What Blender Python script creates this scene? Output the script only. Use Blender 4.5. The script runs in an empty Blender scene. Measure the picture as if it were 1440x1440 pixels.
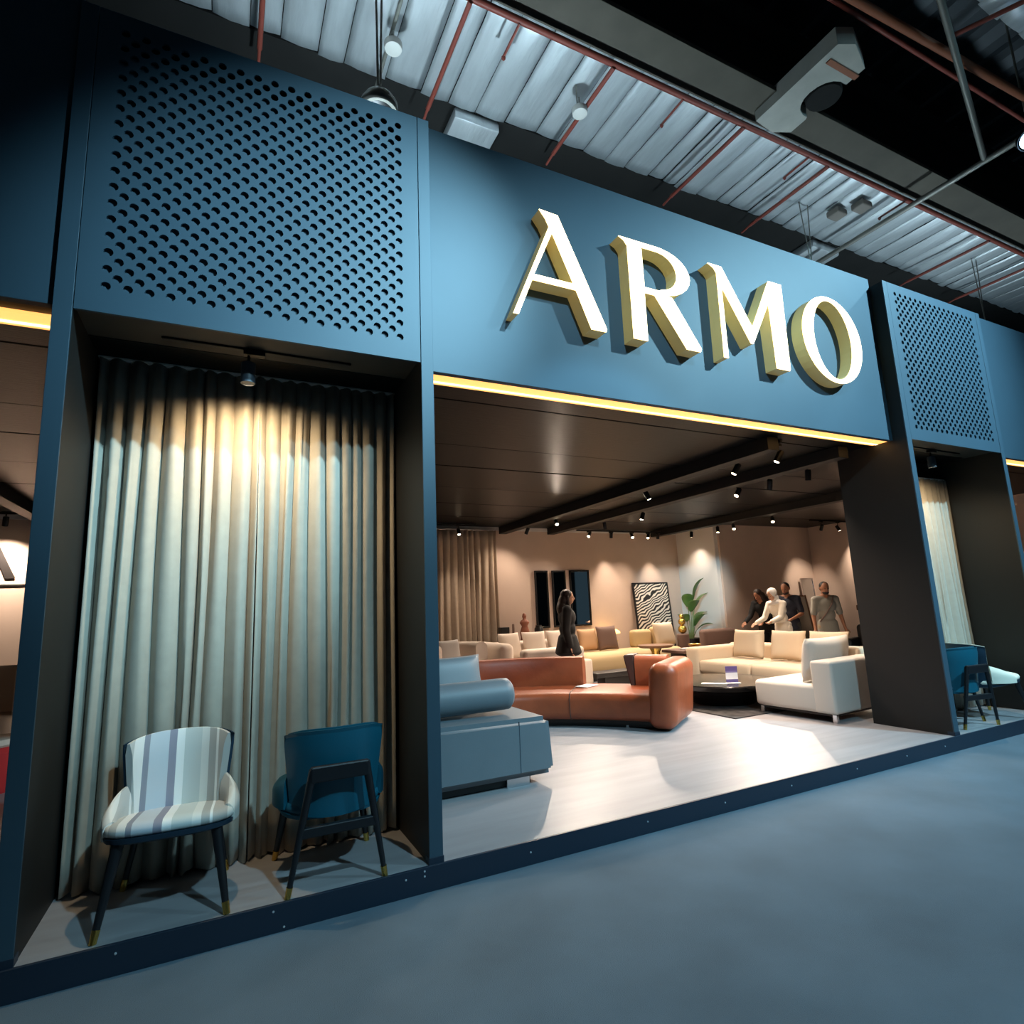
import bpy, bmesh, math, random
from mathutils import Vector, Matrix, Quaternion
random.seed(7)
PI = math.pi
S = bpy.context.scene
COL = S.collection

# ------------------------------------------------------------------ camera
YAW, PITCH, ROLL, FPX = 0.4649, 0.1656, -0.0424, 808.8
cam_d = bpy.data.cameras.new('camera'); cam = bpy.data.objects.new('camera', cam_d); COL.objects.link(cam)
fw = Vector((math.sin(YAW)*math.cos(PITCH), math.cos(YAW)*math.cos(PITCH), math.sin(PITCH)))
rt = Vector((math.cos(YAW), -math.sin(YAW), 0)); up = rt.cross(fw)
r2 = rt*math.cos(ROLL) + up*math.sin(ROLL); u2 = -rt*math.sin(ROLL) + up*math.cos(ROLL)
M4 = Matrix((( r2.x, u2.x, -fw.x, 0.7329), (r2.y, u2.y, -fw.y, -3.3244), (r2.z, u2.z, -fw.z, 1.5068), (0, 0, 0, 1)))
cam.matrix_world = M4
cam_d.sensor_width = 36; cam_d.lens = FPX/1440*36; cam_d.clip_start = 0.05; cam_d.clip_end = 200
S.camera = cam

# ------------------------------------------------------------------ world, exposure
S.view_settings.view_transform = 'Standard'; S.view_settings.look = 'None'
S.view_settings.gamma = 1; S.view_settings.use_curve_mapping = False
S.view_settings.exposure = 0.0
w = bpy.data.worlds.new('hall_ambience'); S.world = w; w.use_nodes = True
w.node_tree.nodes['Background'].inputs[0].default_value = (0.30, 0.52, 0.68, 1)
w.node_tree.nodes['Background'].inputs[1].default_value = 0.08

COOL = (0.41, 0.80, 1.0)
WARM = (1.0, 0.80, 0.63)
def light(name, typ, loc, target, power, color, size=60, blend=0.5, radius=0.1, parent=None):
    d = bpy.data.lights.new(name, typ); d.energy = power; d.color = color
    d.shadow_soft_size = radius
    if typ == 'SPOT':
        d.spot_size = math.radians(size); d.spot_blend = blend
    o = bpy.data.objects.new(name, d); COL.objects.link(o); o.location = loc
    if target is not None:
        v = Vector(target) - Vector(loc); o.rotation_euler = v.to_track_quat('-Z', 'Y').to_euler()
    if parent is not None:
        o.parent = parent; o.matrix_parent_inverse = parent.matrix_world.inverted()
    return o
# hall flood lamps (their fixtures are built with the hall roof below)
FLOODS = [  # position, aim, watts, cone, blend
    ((3.0, -5.2, 6.35), (4.0, 0.6, 0.4), 1200, 70, 0.5),
    ((4.9, -5.4, 7.4), (1.35, 0.0, 3.52), 6000, 24, 1.0),
    ((9.4, -5.4, 7.3), (7.2, 0.0, 3.9), 5600, 68, 1.0),
]

# ------------------------------------------------------------------ helpers
def lin(c):
    return tuple(((x/255)/12.92 if x/255 <= 0.04045 else ((x/255+0.055)/1.055)**2.4) for x in c) + (1,)
def mat(name, c, rough=0.5, metal=0.0, noise=0.0, nscale=8, bump=0.0, bscale=60, sheen=0.0, coat=0.0, stretch=None, emit=None, estr=0.0, spec=0.5):
    m = bpy.data.materials.new(name); m.use_nodes = True
    nt = m.node_tree; b = nt.nodes['Principled BSDF']
    b.inputs['Base Color'].default_value = lin(c); b.inputs['Roughness'].default_value = rough
    b.inputs['Metallic'].default_value = metal; b.inputs['Specular IOR Level'].default_value = spec
    if sheen: b.inputs['Sheen Weight'].default_value = sheen
    if coat: b.inputs['Coat Weight'].default_value = coat
    if emit:
        b.inputs['Emission Color'].default_value = lin(emit); b.inputs['Emission Strength'].default_value = estr
    if noise or bump:
        tc = nt.nodes.new('ShaderNodeTexCoord'); mp = nt.nodes.new('ShaderNodeMapping')
        nt.links.new(tc.outputs['Object'], mp.inputs[0])
        if stretch: mp.inputs['Scale'].default_value = stretch
    if noise:
        n = nt.nodes.new('ShaderNodeTexNoise'); n.inputs['Scale'].default_value = nscale; n.inputs['Detail'].default_value = 4
        nt.links.new(mp.outputs[0], n.inputs[0])
        mr = nt.nodes.new('ShaderNodeMapRange'); mr.inputs[1].default_value = 0.3; mr.inputs[2].default_value = 0.7
        mr.inputs[3].default_value = 1-noise; mr.inputs[4].default_value = 1+noise
        nt.links.new(n.outputs['Fac'], mr.inputs[0])
        mx = nt.nodes.new('ShaderNodeVectorMath'); mx.operation = 'SCALE'; mx.inputs[0].default_value = lin(c)[:3]
        nt.links.new(mr.outputs[0], mx.inputs['Scale']); nt.links.new(mx.outputs[0], b.inputs['Base Color'])
    if bump:
        n2 = nt.nodes.new('ShaderNodeTexNoise'); n2.inputs['Scale'].default_value = bscale; n2.inputs['Detail'].default_value = 3
        nt.links.new(mp.outputs[0], n2.inputs[0])
        bp = nt.nodes.new('ShaderNodeBump'); bp.inputs['Strength'].default_value = bump; bp.inputs['Distance'].default_value = 0.01
        nt.links.new(n2.outputs['Fac'], bp.inputs['Height']); nt.links.new(bp.outputs[0], b.inputs['Normal'])
    return m
def ramp_mat(name, stops, coord=0, scale=1.0, offset=0.0, rough=0.7, interp='CONSTANT', bump=0.15):
    """stripes along one object axis"""
    m = bpy.data.materials.new(name); m.use_nodes = True; nt = m.node_tree; b = nt.nodes['Principled BSDF']
    b.inputs['Roughness'].default_value = rough
    tc = nt.nodes.new('ShaderNodeTexCoord'); sp = nt.nodes.new('ShaderNodeSeparateXYZ'); nt.links.new(tc.outputs['Object'], sp.inputs[0])
    ma = nt.nodes.new('ShaderNodeMath'); ma.operation = 'MULTIPLY_ADD'; ma.inputs[1].default_value = scale; ma.inputs[2].default_value = offset
    nt.links.new(sp.outputs[coord], ma.inputs[0])
    cr = nt.nodes.new('ShaderNodeValToRGB'); cr.color_ramp.interpolation = interp
    while len(cr.color_ramp.elements) > 1: cr.color_ramp.elements.remove(cr.color_ramp.elements[0])
    for i, (p, c) in enumerate(stops):
        e = cr.color_ramp.elements[0] if i == 0 else cr.color_ramp.elements.new(p)
        e.position = p; e.color = lin(c)
    nt.links.new(ma.outputs[0], cr.inputs[0]); nt.links.new(cr.outputs[0], b.inputs['Base Color'])
    return m

def obj(name, bm, m, parent=None, smooth=None, loc=None):
    bmesh.ops.recalc_face_normals(bm, faces=bm.faces)
    me = bpy.data.meshes.new(name); bm.to_mesh(me); bm.free()
    for x in (m if isinstance(m, (list, tuple)) else [m]): me.materials.append(x)
    o = bpy.data.objects.new(name, me); COL.objects.link(o)
    if smooth is not None:
        for p in me.polygons: p.use_smooth = True
        if smooth < 179:
            me.set_sharp_from_angle(angle=math.radians(smooth))
    if loc: o.location = loc
    if parent: o.parent = parent
    return o
def tag(o, label, cat, group=None):
    o['label'] = label; o['category'] = cat
    if group: o['group'] = group
    return o
def struct(o, label=None):
    o['kind'] = 'structure'
    if label: o['label'] = label
    return o
def thing(name, label, cat, loc=(0, 0, 0), rz=0, group=None):
    o = bpy.data.objects.new(name, None); COL.objects.link(o); o.empty_display_size = 0.1
    o.location = loc; o.rotation_euler = (0, 0, rz)
    return tag(o, label, cat, group)
def dup(root, loc, rz, label=None, group=None):
    def cp(o, par):
        c = o.copy(); COL.objects.link(c); c.parent = par
        if o.type == 'LIGHT': c.data = o.data
        for ch in list(o.children): cp(ch, c)
        return c
    r = cp(root, None); r.location = loc; r.rotation_euler = (0, 0, rz)
    if label: r['label'] = label
    if group: r['group'] = group
    return r
def B(): return bmesh.new()
def box(bm, x0, x1, y0, y1, z0, z1, r=0, seg=2, M=None):
    ret = bmesh.ops.create_cube(bm, size=1)
    vs = ret['verts']
    for v in vs:
        v.co = Vector(((x0+x1)/2 + v.co.x*(x1-x0), (y0+y1)/2 + v.co.y*(y1-y0), (z0+z1)/2 + v.co.z*(z1-z0)))
    if r > 0:
        r = min(r, 0.49*min(abs(x1-x0), abs(y1-y0), abs(z1-z0)))
        es = list({e for v in vs for e in v.link_edges})
        out = bmesh.ops.bevel(bm, geom=es, offset=r, segments=seg, affect='EDGES', profile=0.5)
        vs = list({v for f in out['faces'] for v in f.verts} | {v for v in vs if v.is_valid})
    if M is not None: bmesh.ops.transform(bm, matrix=M, verts=vs)
    return vs
def tube(bm, pts, r, n=8, caps=True, r1=None):
    pts = [Vector(p) for p in pts]; rings = []
    ref = None
    for i, p in enumerate(pts):
        d = (pts[min(i+1, len(pts)-1)] - pts[max(i-1, 0)]).normalized()
        if ref is None: ref = Vector((0, 0, 1)) if abs(d.z) < 0.9 else Vector((1, 0, 0))
        a = d.cross(ref).normalized(); b = a.cross(d).normalized(); ref = b
        if callable(r): rr = r(i/(len(pts)-1))
        else: rr = r if r1 is None else r + (r1-r)*i/(len(pts)-1)
        rings.append([bm.verts.new(p + (a*math.cos(t) + b*math.sin(t))*rr) for t in [2*PI*k/n for k in range(n)]])
    for A_, B_ in zip(rings, rings[1:]):
        for k in range(n): bm.faces.new((A_[k], A_[(k+1) % n], B_[(k+1) % n], B_[k]))
    if caps:
        bm.faces.new(rings[0][::-1]); bm.faces.new(rings[-1])
    return [v for R_ in rings for v in R_]
def lathe(bm, prof, n=20, c=(0, 0, 0)):
    c = Vector(c); rings = []
    for (r, z) in prof:
        rings.append([bm.verts.new(c + Vector((max(r, 1e-4)*math.cos(2*PI*k/n), max(r, 1e-4)*math.sin(2*PI*k/n), z))) for k in range(n)])
    for A_, B_ in zip(rings, rings[1:]):
        for k in range(n): bm.faces.new((A_[k], A_[(k+1) % n], B_[(k+1) % n], B_[k]))
    bm.faces.new(rings[0][::-1]); bm.faces.new(rings[-1])
    return [v for R_ in rings for v in R_]
def sweep(bm, prof, path, closed_caps=True, scale=None):
    """prof: (u, z) closed outline, u positive to the LEFT of travel; path: xy points"""
    rings = []; P_ = [Vector((p[0], p[1], 0)) for p in path]
    for i, p in enumerate(P_):
        d = (P_[min(i+1, len(P_)-1)] - P_[max(i-1, 0)]).normalized(); nrm = Vector((-d.y, d.x, 0))
        s = scale(i/(len(P_)-1)) if scale else (1, 1)
        rings.append([bm.verts.new(p + nrm*u*s[0] + Vector((0, 0, z*s[1]))) for u, z in prof])
    n = len(prof)
    for A_, B_ in zip(rings, rings[1:]):
        for k in range(n): bm.faces.new((A_[k], A_[(k+1) % n], B_[(k+1) % n], B_[k]))
    if closed_caps:
        bm.faces.new(rings[0][::-1]); bm.faces.new(rings[-1])
def smooth_path(pts, n=8):
    """Catmull-Rom"""
    P_ = [Vector((*p, 0)) if len(p) == 2 else Vector(p) for p in pts]; P_ = [2*P_[0]-P_[1]] + P_ + [2*P_[-1]-P_[-2]]
    out = []
    for i in range(1, len(P_)-2):
        for k in range(n):
            t = k/n; a, b, c, d = P_[i-1:i+3]
            out.append(0.5*((2*b) + (c-a)*t + (2*a-5*b+4*c-d)*t*t + (3*b-a-3*c+d)*t**3))
    out.append(P_[-2]); return out
def rrect(w_, h_, r, n=4, cx=0, cz=0):
    pts = []
    for (sx, sz, a0) in ((1, 1, 0), (-1, 1, 90), (-1, -1, 180), (1, -1, 270)):
        for k in range(n+1):
            a = math.radians(a0 + 90*k/n)
            pts.append((cx + sx*(w_/2-r) + r*math.cos(a), cz + sz*(h_/2-r) + r*math.sin(a)))
    return pts
def pillow_bm(w_, h_, t, n=14, pw=0.55, M=None):
    """cushion in the XZ plane, thickness along Y, pinched towards its corners"""
    bm = B(); g = {}
    for s in (-1, 1):
        for i in range(n+1):
            for j in range(n+1):
                u = -1 + 2*i/n; v = -1 + 2*j/n
                k = max(0, (1-u**4)*(1-v**4))**pw
                ed = i in (0, n) or j in (0, n)
                if s == 1 and ed: g[s, i, j] = g[-1, i, j]; continue
                px = u*w_/2*(1-0.05*(1-v*v)*abs(u)**3); pz = v*h_/2*(1-0.05*(1-u*u)*abs(v)**3)
                g[s, i, j] = bm.verts.new((px, s*t/2*k, pz))
        for i in range(n):
            for j in range(n):
                q = [g[s, i, j], g[s, i+1, j], g[s, i+1, j+1], g[s, i, j+1]]
                bm.faces.new(q if s == -1 else q[::-1])
    if M is not None: bmesh.ops.transform(bm, matrix=M, verts=bm.verts)
    return bm
def TM(loc, rx=0, ry=0, rz=0):
    return Matrix.Translation(loc) @ Matrix.Rotation(rz, 4, 'Z') @ Matrix.Rotation(ry, 4, 'Y') @ Matrix.Rotation(rx, 4, 'X')
def prism(bm, poly, holes, y0, y1, mats=(0, 1)):
    """flat XZ outline with holes between y0 (front) and y1 (back); front face gets mats[0], the rest mats[1]"""
    loops = [poly] + list(holes); ef = []; 
    allv = []
    for lp in loops:
        vs = [bm.verts.new((x, y0, z)) for x, z in lp]; allv.append(vs)
        for i in range(len(vs)): ef.append(bm.edges.new((vs[i], vs[(i+1) % len(vs)])))
    r = bmesh.ops.triangle_fill(bm, use_beauty=True, use_dissolve=False, edges=ef)
    ff = [f for f in r['geom'] if isinstance(f, bmesh.types.BMFace)]
    return ff, allv

# ------------------------------------------------------------------ dimensions of the stand
ZP = 0.127; W1 = 1.8; T = 0.08; W2 = 5.143; HB = 3.075; HT = 4.862; YS = 0.143; ZST = 4.95; ZSB = 3.09; D = 0.72
X2 = W1+T+W2; X3 = X2+T; X4 = X3+W1; CEIL = 3.10; YB = 6.9
XL, XR = -5.6, 13.1

# ------------------------------------------------------------------ materials
M_blue = mat('slate_blue_paint', (52, 74, 88), 0.55, noise=0.04, nscale=3, bump=0.03, bscale=180)
M_black = mat('matt_black_paint', (25, 23, 21), 0.6, noise=0.08, nscale=4)
M_bay = mat('charcoal_bay_lining', (56, 51, 45), 0.7)
M_navy = mat('navy_edge_board', (26, 40, 56), 0.45)
M_carpet = mat('grey_hall_carpet', (92, 109, 122), 0.95, noise=0.14, nscale=1.7, bump=0.5, bscale=420)
M_vinyl = mat('washed_oak_vinyl', (146, 144, 147), 0.38, noise=0.10, nscale=2.2, bump=0.05, bscale=90, stretch=(0.5, 5.0, 1))
M_beige = mat('warm_beige_plaster', (206, 184, 168), 0.85, noise=0.03, nscale=3)
M_white = mat('white_paint', (222, 218, 212), 0.7)
M_ceil = mat('black_gloss_ceiling', (12, 14, 15), 0.38, noise=0.10, nscale=1.5, bump=0.22, bscale=22, stretch=(0.15, 6, 1), spec=0.22)
M_beam = mat('charcoal_beam', (14, 15, 15), 0.6)
M_curtain = mat('oatmeal_curtain', (166, 157, 143), 0.9, noise=0.05, nscale=14, bump=0.10, bscale=320, sheen=0.2)
M_curtain2 = mat('taupe_curtain', (178, 160, 140), 0.9, noise=0.05, nscale=14)
M_led = mat('warm_led_diffuser', (255, 214, 140), 0.4, emit=(255, 178, 96), estr=1.7)
M_ledcore = mat('led_core', (255, 236, 190), 0.4, emit=(255, 222, 160), estr=3.2)
M_face = mat('lit_letter_face', (255, 240, 205), 0.4, emit=(255, 228, 170), estr=4.6)
M_return = mat('cream_letter_return', (226, 208, 150), 0.45, emit=(255, 214, 120), estr=0.12)
M_dkmetal = mat('black_metal', (30, 30, 31), 0.4, metal=0.4)
M_chrome = mat('chrome', (210, 210, 212), 0.15, metal=1.0)
M_brass = mat('brass', (214, 176, 92), 0.25, metal=1.0)
M_lens = mat('lamp_lens', (255, 250, 240), 0.2, emit=(255, 226, 186), estr=22)
M_screw = mat('screw_head', (225, 230, 235), 0.3, metal=0.6)

# ------------------------------------------------------------------ floors
bm = B(); box(bm, -16, 24, -20, 14, -0.05, 0.0); struct(obj('floor', bm, M_carpet), 'grey carpet floor of the exhibition hall')
bm = B(); box(bm, XL, XR+1.9, 0.0, YB+0.1, 0.0, ZP, 0); struct(obj('floor_platform', bm, M_vinyl), 'pale wood-look raised floor of the showroom')
bm = B(); box(bm, XL, XR+1.9, -0.018, 0.0, 0.0, ZP+0.002, 0.002)
edge = struct(obj('trim_1', bm, M_navy), 'dark navy edge board of the raised floor')
def screw_mesh():
    bm = B(); v = lathe(bm, [(0.0055, 0), (0.005, 0.003), (0.002, 0.004)], 8)
    bmesh.ops.rotate(bm, cent=(0, 0, 0), matrix=Matrix.Rotation(PI/2, 3, 'X'), verts=v); return bm
scr = None
for k, (x, z) in enumerate(((0.36, 0.09), (1.0, 0.098), (1.05, 0.02), (1.66, 0.09), (1.765, 0.085), (1.765, 0.11), (2.42, 0.07), (3.3, 0.075), (4.0, 0.07), (4.7, 0.07), (5.5, 0.07), (6.2, 0.07), (6.8, 0.07))):
    if scr is None: scr = obj('screw', screw_mesh(), M_screw, edge); s = scr
    else: s = scr.copy(); COL.objects.link(s)
    s.parent = edge; s.location = (x, -0.018, z)

# ------------------------------------------------------------------ facade: bay walls, sign boards
def bay(x0, n, pos):
    for s, (a, b) in (('left', (x0-T, x0)), ('right', (x0+W1, x0+W1+T))):
        bm = B(); box(bm, a, b, 0.012, D+0.06, ZP, HT-0.01)
        wl = struct(obj('wall_bay_%s_%s' % (n, s), bm, M_black), 'black side wall of the curtain bay')
        bm = B(); box(bm, a, b, 0.0, 0.012, ZP, HT, 0.002); p = obj('front_strip', bm, M_blue, wl)
        bm = B(); box(bm, a-0.004, b+0.004, -0.004, 0.06, ZP, ZP+0.035, 0.002); obj('base_shoe', bm, M_navy, wl)
    bm = B(); box(bm, x0, x0+W1, D+0.02, D+0.06, ZP, HT-0.01); struct(obj('wall_bay_%s_back' % n, bm, M_bay))
    bm = B(); box(bm, x0, x0+W1, 0.045, D+0.02, HB+0.03, HB+0.07); struct(obj('ceiling_bay_%s' % n, bm, M_bay))
    # perforated board with real drilled holes
    p = thing('perforated_panel', 'blue perforated board with staggered round holes above the ' + pos + ' curtain bay', 'panel', (x0, 0, 0), 0, 'perforated boards of the facade')
    xs0, xs1, zs0, zs1 = 0.128, 1.665, 3.222, 4.745
    N = 32; dx = (xs1-xs0)/N; dz = (zs1-zs0)/N; r = 0.475*min(dx, dz); dep = 0.017
    bm = B(); V = {}
    def gv(i, j):
        if (i, j) not in V: V[i, j] = bm.verts.new((xs0+(i-0.5)*dx, 0.002, zs0+(j-0.5)*dz))
        return V[i, j]
    n_ = 12
    for i in range(N+1):
        for j in range(N+1):
            c4 = [gv(i, j), gv(i+1, j), gv(i+1, j+1), gv(i, j+1)]
            if (i+j) % 2: bm.faces.new(c4); continue
            cx, cz = xs0+i*dx, zs0+j*dz
            ring = [bm.verts.new((cx+r*math.cos(a), 0.002, cz+r*math.sin(a))) for a in [2*PI*(k+0.5)/n_ - 3*PI/4 for k in range(n_)]]
            back = [bm.verts.new((v.co.x, dep, v.co.z)) for v in ring]
            for k in range(n_): bm.faces.new((ring[k], back[k], back[(k+1) % n_], ring[(k+1) % n_]))
            q = n_//4
            for s in range(4):     # side s spans corners s, s+1
                seg = [ring[(s*q+k) % n_] for k in range(q)]
                bm.faces.new([c4[s], c4[(s+1) % 4]] + seg[::-1])
                bm.faces.new([c4[(s+1) % 4], ring[((s+1)*q) % n_], seg[-1]])
    # frame of plain board around the holes
    xa, xb, za, zb = xs0-0.5*dx, xs1+0.5*dx, zs0-0.5*dz, zs1+0.5*dz
    g = 0.004
    for (a, b, c, d) in ((g, W1-g, HB, za), (g, W1-g, zb, HT), (g, xa, za, zb), (xb, W1-g, za, zb)):
        bm.faces.new([bm.verts.new(t) for t in ((a, 0.002, c), (b, 0.002, c), (b, 0.002, d), (a, 0.002, d))])
    for (a, b, c, d) in ((g, HB, W1-g, HB), (W1-g, HB, W1-g, HT), (W1-g, HT, g, HT), (g, HT, g, HB)):
        bm.faces.new([bm.verts.new(t) for t in ((a, 0.002, b), (c, 0.002, d), (c, dep, d), (a, dep, b))])
    me = bpy.data.meshes.new('board'); bm.to_mesh(me); bm.free(); me.materials.append(M_blue)
    o = bpy.data.objects.new('board', me); COL.objects.link(o); o.parent = p
    bm = B(); box(bm, g, W1-g, 0.021, 0.033, HB+0.005, zs1-2.6*dz); obj('backing', bm, M_blue, p)
    bm = B(); box(bm, g, W1-g, 0.0175, 0.0205, HB, HB+0.02); obj('bottom_rail', bm, M_black, p)
    bm = B(); box(bm, g, W1-g, 0.018, D+0.02, HT-0.04, HT-0.02); obj('light_block_lid', bm, M_black, p)  # unseen lid added to keep uplight out of the top hole rows
    return p
bay(0, 'near', 'near'); bay(X3, 'far', 'far')

def signboard(x0, x1, name, lab, YS=YS):
    bm = B(); box(bm, x0, x1, YS, YS+0.05, ZSB, ZST, 0.002); wl = struct(obj(name, bm, M_blue), lab)
    bm = B(); box(bm, x0, x1, YS+0.051, 0.42, ZSB+0.021, ZST-0.05); obj('sign_box', bm, M_black, wl)
    bm = B(); box(bm, x0+0.005, x1-0.005, 0.195, 0.36, ZSB+0.002, ZSB+0.02, 0.002); o = obj('led_strip', bm, M_led, wl); bm = B(); box(bm, x0+0.005, x1-0.005, 0.30, 0.325, ZSB-0.002, ZSB+0.003); obj('led_core', bm, M_ledcore, wl); o['label'] = 'glowing warm light strip under the sign board'
signboard(W1+T, X2, 'wall_sign', 'blue sign board over the main opening')
signboard(X4+T, XR+1.9, 'wall_sign_far', 'blue sign board over the far right opening')
signboard(XL, -T, 'wall_sign_near', 'dark blue sign board over the left opening', 0.03)

# ------------------------------------------------------------------ showroom walls and ceiling
bm = B(); box(bm, XL, 10.1, YB, YB+0.1, ZP, CEIL+0.1); struct(obj('wall_back', bm, M_beige), 'warm beige back wall of the showroom')
bm = B(); box(bm, XL, 7.74, YB-0.012, YB, ZP, CEIL); struct(obj('wall_back_panel', bm, M_beige), 'slightly raised beige wall panel behind the mirrors')
bm = B(); box(bm, 10.1, 10.2, 5.75, YB+0.1, ZP, CEIL+0.1); struct(obj('wall_return', bm, mat('pale_plaster', (226, 222, 216), 0.85)), 'pale return wall behind the potted plant')
bm = B(); box(bm, 10.2, XR+0.1, 5.7, 5.8, ZP, CEIL+0.1); struct(obj('wall_back_right', bm, M_beige), 'beige back wall behind the standing people')
bm = B(); box(bm, XR, XR+0.1, 0.4, 5.7, ZP, CEIL+0.1); struct(obj('wall_right', bm, M_beige), 'beige right side wall of the showroom')
bm = B(); box(bm, XL-0.1, XL, 0.0, YB, ZP, CEIL+0.1); struct(obj('wall_left', bm, M_beige), 'beige left side wall of the showroom')
bm = B(); box(bm, -16, 24, -19.6, -19.4, 0, 9.2); struct(obj('wall_hall', bm, M_black), 'dark far wall of the exhibition hall')
ce = bpy.data.objects.new('ceiling', None); COL.objects.link(ce); struct(ce, 'glossy black boarded ceiling of the showroom')
bm = B(); box(bm, XL, XR+1.9, 0.42, YB+0.1, CEIL+0.03, CEIL+0.08); obj('ceiling_deck', bm, M_beam, ce)
ys = [0.365, 0.62, 1.76, 2.55, 3.6, 4.67, 5.8, YB]
for a, b in zip(ys, ys[1:]):
    bm = B(); box(bm, XL, XR, a+0.008, b-0.008, CEIL-0.002+0.006*random.random(), CEIL+0.03, 0.003); obj('ceiling_board', bm, M_ceil, ce)
for k, (x, wd, zb) in enumerate(((5.62, 0.16, 2.96), (6.72, 0.16, 2.97), (9.42, 0.18, 2.96), (-1.6, 0.16, 2.96))):
    bm = B(); box(bm, x-wd/2, x+wd/2, 0.5, YB-0.02, zb, CEIL, 0.004); struct(obj('trim_%d' % (k+2), bm, M_beam), 'charcoal ceiling beam running from front to back')
for (x0, x1) in ((XL, 5.54), (5.70, 6.64), (6.80, 9.33), (9.51, 10.1)):
    bm = B(); box(bm, x0, x1, YB-0.03, YB-0.013, CEIL-0.075, CEIL-0.003, 0.003); struct(obj('trim_cornice', bm, M_white), 'pale cornice strip along the top of the back wall')

# ------------------------------------------------------------------ curtains
def curtain(name, label, x0, x1, y, z0, z1, pitch, amp, m, cat='curtain', group=None, seed=1, flare=0.02):
    rnd = random.Random(seed)
    n = max(2, round((x1-x0)/pitch)); wd = [rnd.uniform(0.6, 1.4) for _ in range(n)]
    s = sum(wd); xs = [x0]
    for k in wd: xs.append(xs[-1] + k*(x1-x0)/s)
    am = [amp*rnd.uniform(0.7, 1.2) for _ in range(n)]; sk = [rnd.uniform(-0.5, 0.5) for _ in range(n)]
    bm = B(); NZ = 16; PER = 14; rows = []
    for j in range(NZ+1):
        t = j/NZ; z = z1 + (z0-z1)*t; row = []
        for i in range(n):
            for k in range(PER if i < n-1 else PER+1):
                u = k/PER; ph = 2*PI*u
                a = am[i]*(0.75 + 0.35*t)
                yy = -a*0.9*math.cos(ph) - a*0.25*math.cos(2*ph + sk[i]*2) * (0.3+t)
                xx = xs[i] + u*(xs[i+1]-xs[i]) + math.sin(ph)*0.22*(xs[i+1]-xs[i])*(0.5+0.5*t)
                xx += flare*t*math.sin(i*1.7+2*t) + 0.006*math.sin(5*t+i)
                xx = min(max(xx, x0), x1)
                row.append(bm.verts.new((xx, y+yy+0.006*math.sin(7*t+i*2.1), z + (0.008*math.sin(i*2.3+ph) if j == NZ else 0))))
        rows.append(row)
    for a, b in zip(rows, rows[1:]):
        for i in range(len(a)-1): bm.faces.new((a[i], a[i+1], b[i+1], b[i]))
    t_ = thing(name, label, cat, (0, 0, 0), 0, group)
    o = obj('drape', bm, m, t_, smooth=180)
    md = o.modifiers.new('thickness', 'SOLIDIFY'); md.thickness = 0.004; md.offset = 0
    bm = B(); box(bm, x0-0.01, x1+0.01, y-0.02, y+0.02, z1-0.001, z1+0.016, 0.003); obj('curtain_track', bm, M_white, t_)
    return t_
curtain('curtain', 'left half of the pale grey curtain behind the striped chair', 0.014, 0.896, 0.655, ZP+0.012, HB+0.013, 0.098, 0.042, M_curtain, group='curtains of the near bay', seed=3)
curtain('curtain', 'right half of the pale grey curtain behind the nearest teal chair', 0.892, 1.788, 0.655, ZP+0.012, HB+0.013, 0.092, 0.038, M_curtain, group='curtains of the near bay', seed=5)
curtain('curtain', 'pale curtain in the far display bay behind the two chairs', X3+0.012, X4-0.012, 0.655, ZP+0.012, HB-0.2, 0.1, 0.04, M_curtain, seed=9)
curtain('curtain', 'taupe pleated curtain hanging on the back wall beside the mirrors', 3.3, 5.42, YB-0.12, ZP+0.012, CEIL-0.09, 0.13, 0.035, M_curtain2, seed=11, flare=0.01)

# ------------------------------------------------------------------ sign letters
def arc(cx, cz, rx, rz, a0, a1, n):
    return [(cx+rx*math.cos(math.radians(a0+(a1-a0)*k/n)), cz+rz*math.sin(math.radians(a0+(a1-a0)*k/n))) for k in range(n+1)]
b0, t0 = 3.565, 4.435
L_A = ([(2.745, t0+0.02), (2.905, t0+0.012), (3.292, b0+0.025), (3.285, b0), (3.150, b0), (3.030, 3.858), (2.655, 3.858), (2.530, b0), (2.488, b0), (2.822, 4.33), (2.795, 4.39)],
       [[(2.672, 3.905), (3.010, 3.905), (2.846, 4.285)]])
L_R = ([(3.475, t0), (3.85, t0)] + arc(3.86, t0-0.215, 0.345, 0.215, 82, -88, 12) + [(3.985, 4.0), (4.262, b0+0.03), (4.25, b0), (4.10, b0), (3.80, 3.985), (3.695, 3.985), (3.690, b0), (3.550, b0), (3.555, 4.37), (3.525, 4.41)],
       [[(3.700, t0-0.045), (3.86, t0-0.045)] + arc(3.86, t0-0.215, 0.20, 0.170, 85, -85, 10) + [(3.86, 4.035), (3.700, 4.035)]])
L_M = ([(4.44, t0), (4.60, t0), (4.915, 3.915), (5.200, t0), (5.375, t0), (5.36, b0+0.02), (5.352, b0), (5.178, b0), (5.168, 4.205), (4.905, 3.755), (4.875, 3.755), (4.578, 4.245), (4.572, b0), (4.522, b0), (4.535, 4.36), (4.505, 4.405)], [])
L_O = (arc(6.055, 4.0, 0.445, 0.455, 0, 352, 44), [arc(6.055, 4.0, 0.285, 0.415, 0, 350, 36)])
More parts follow.
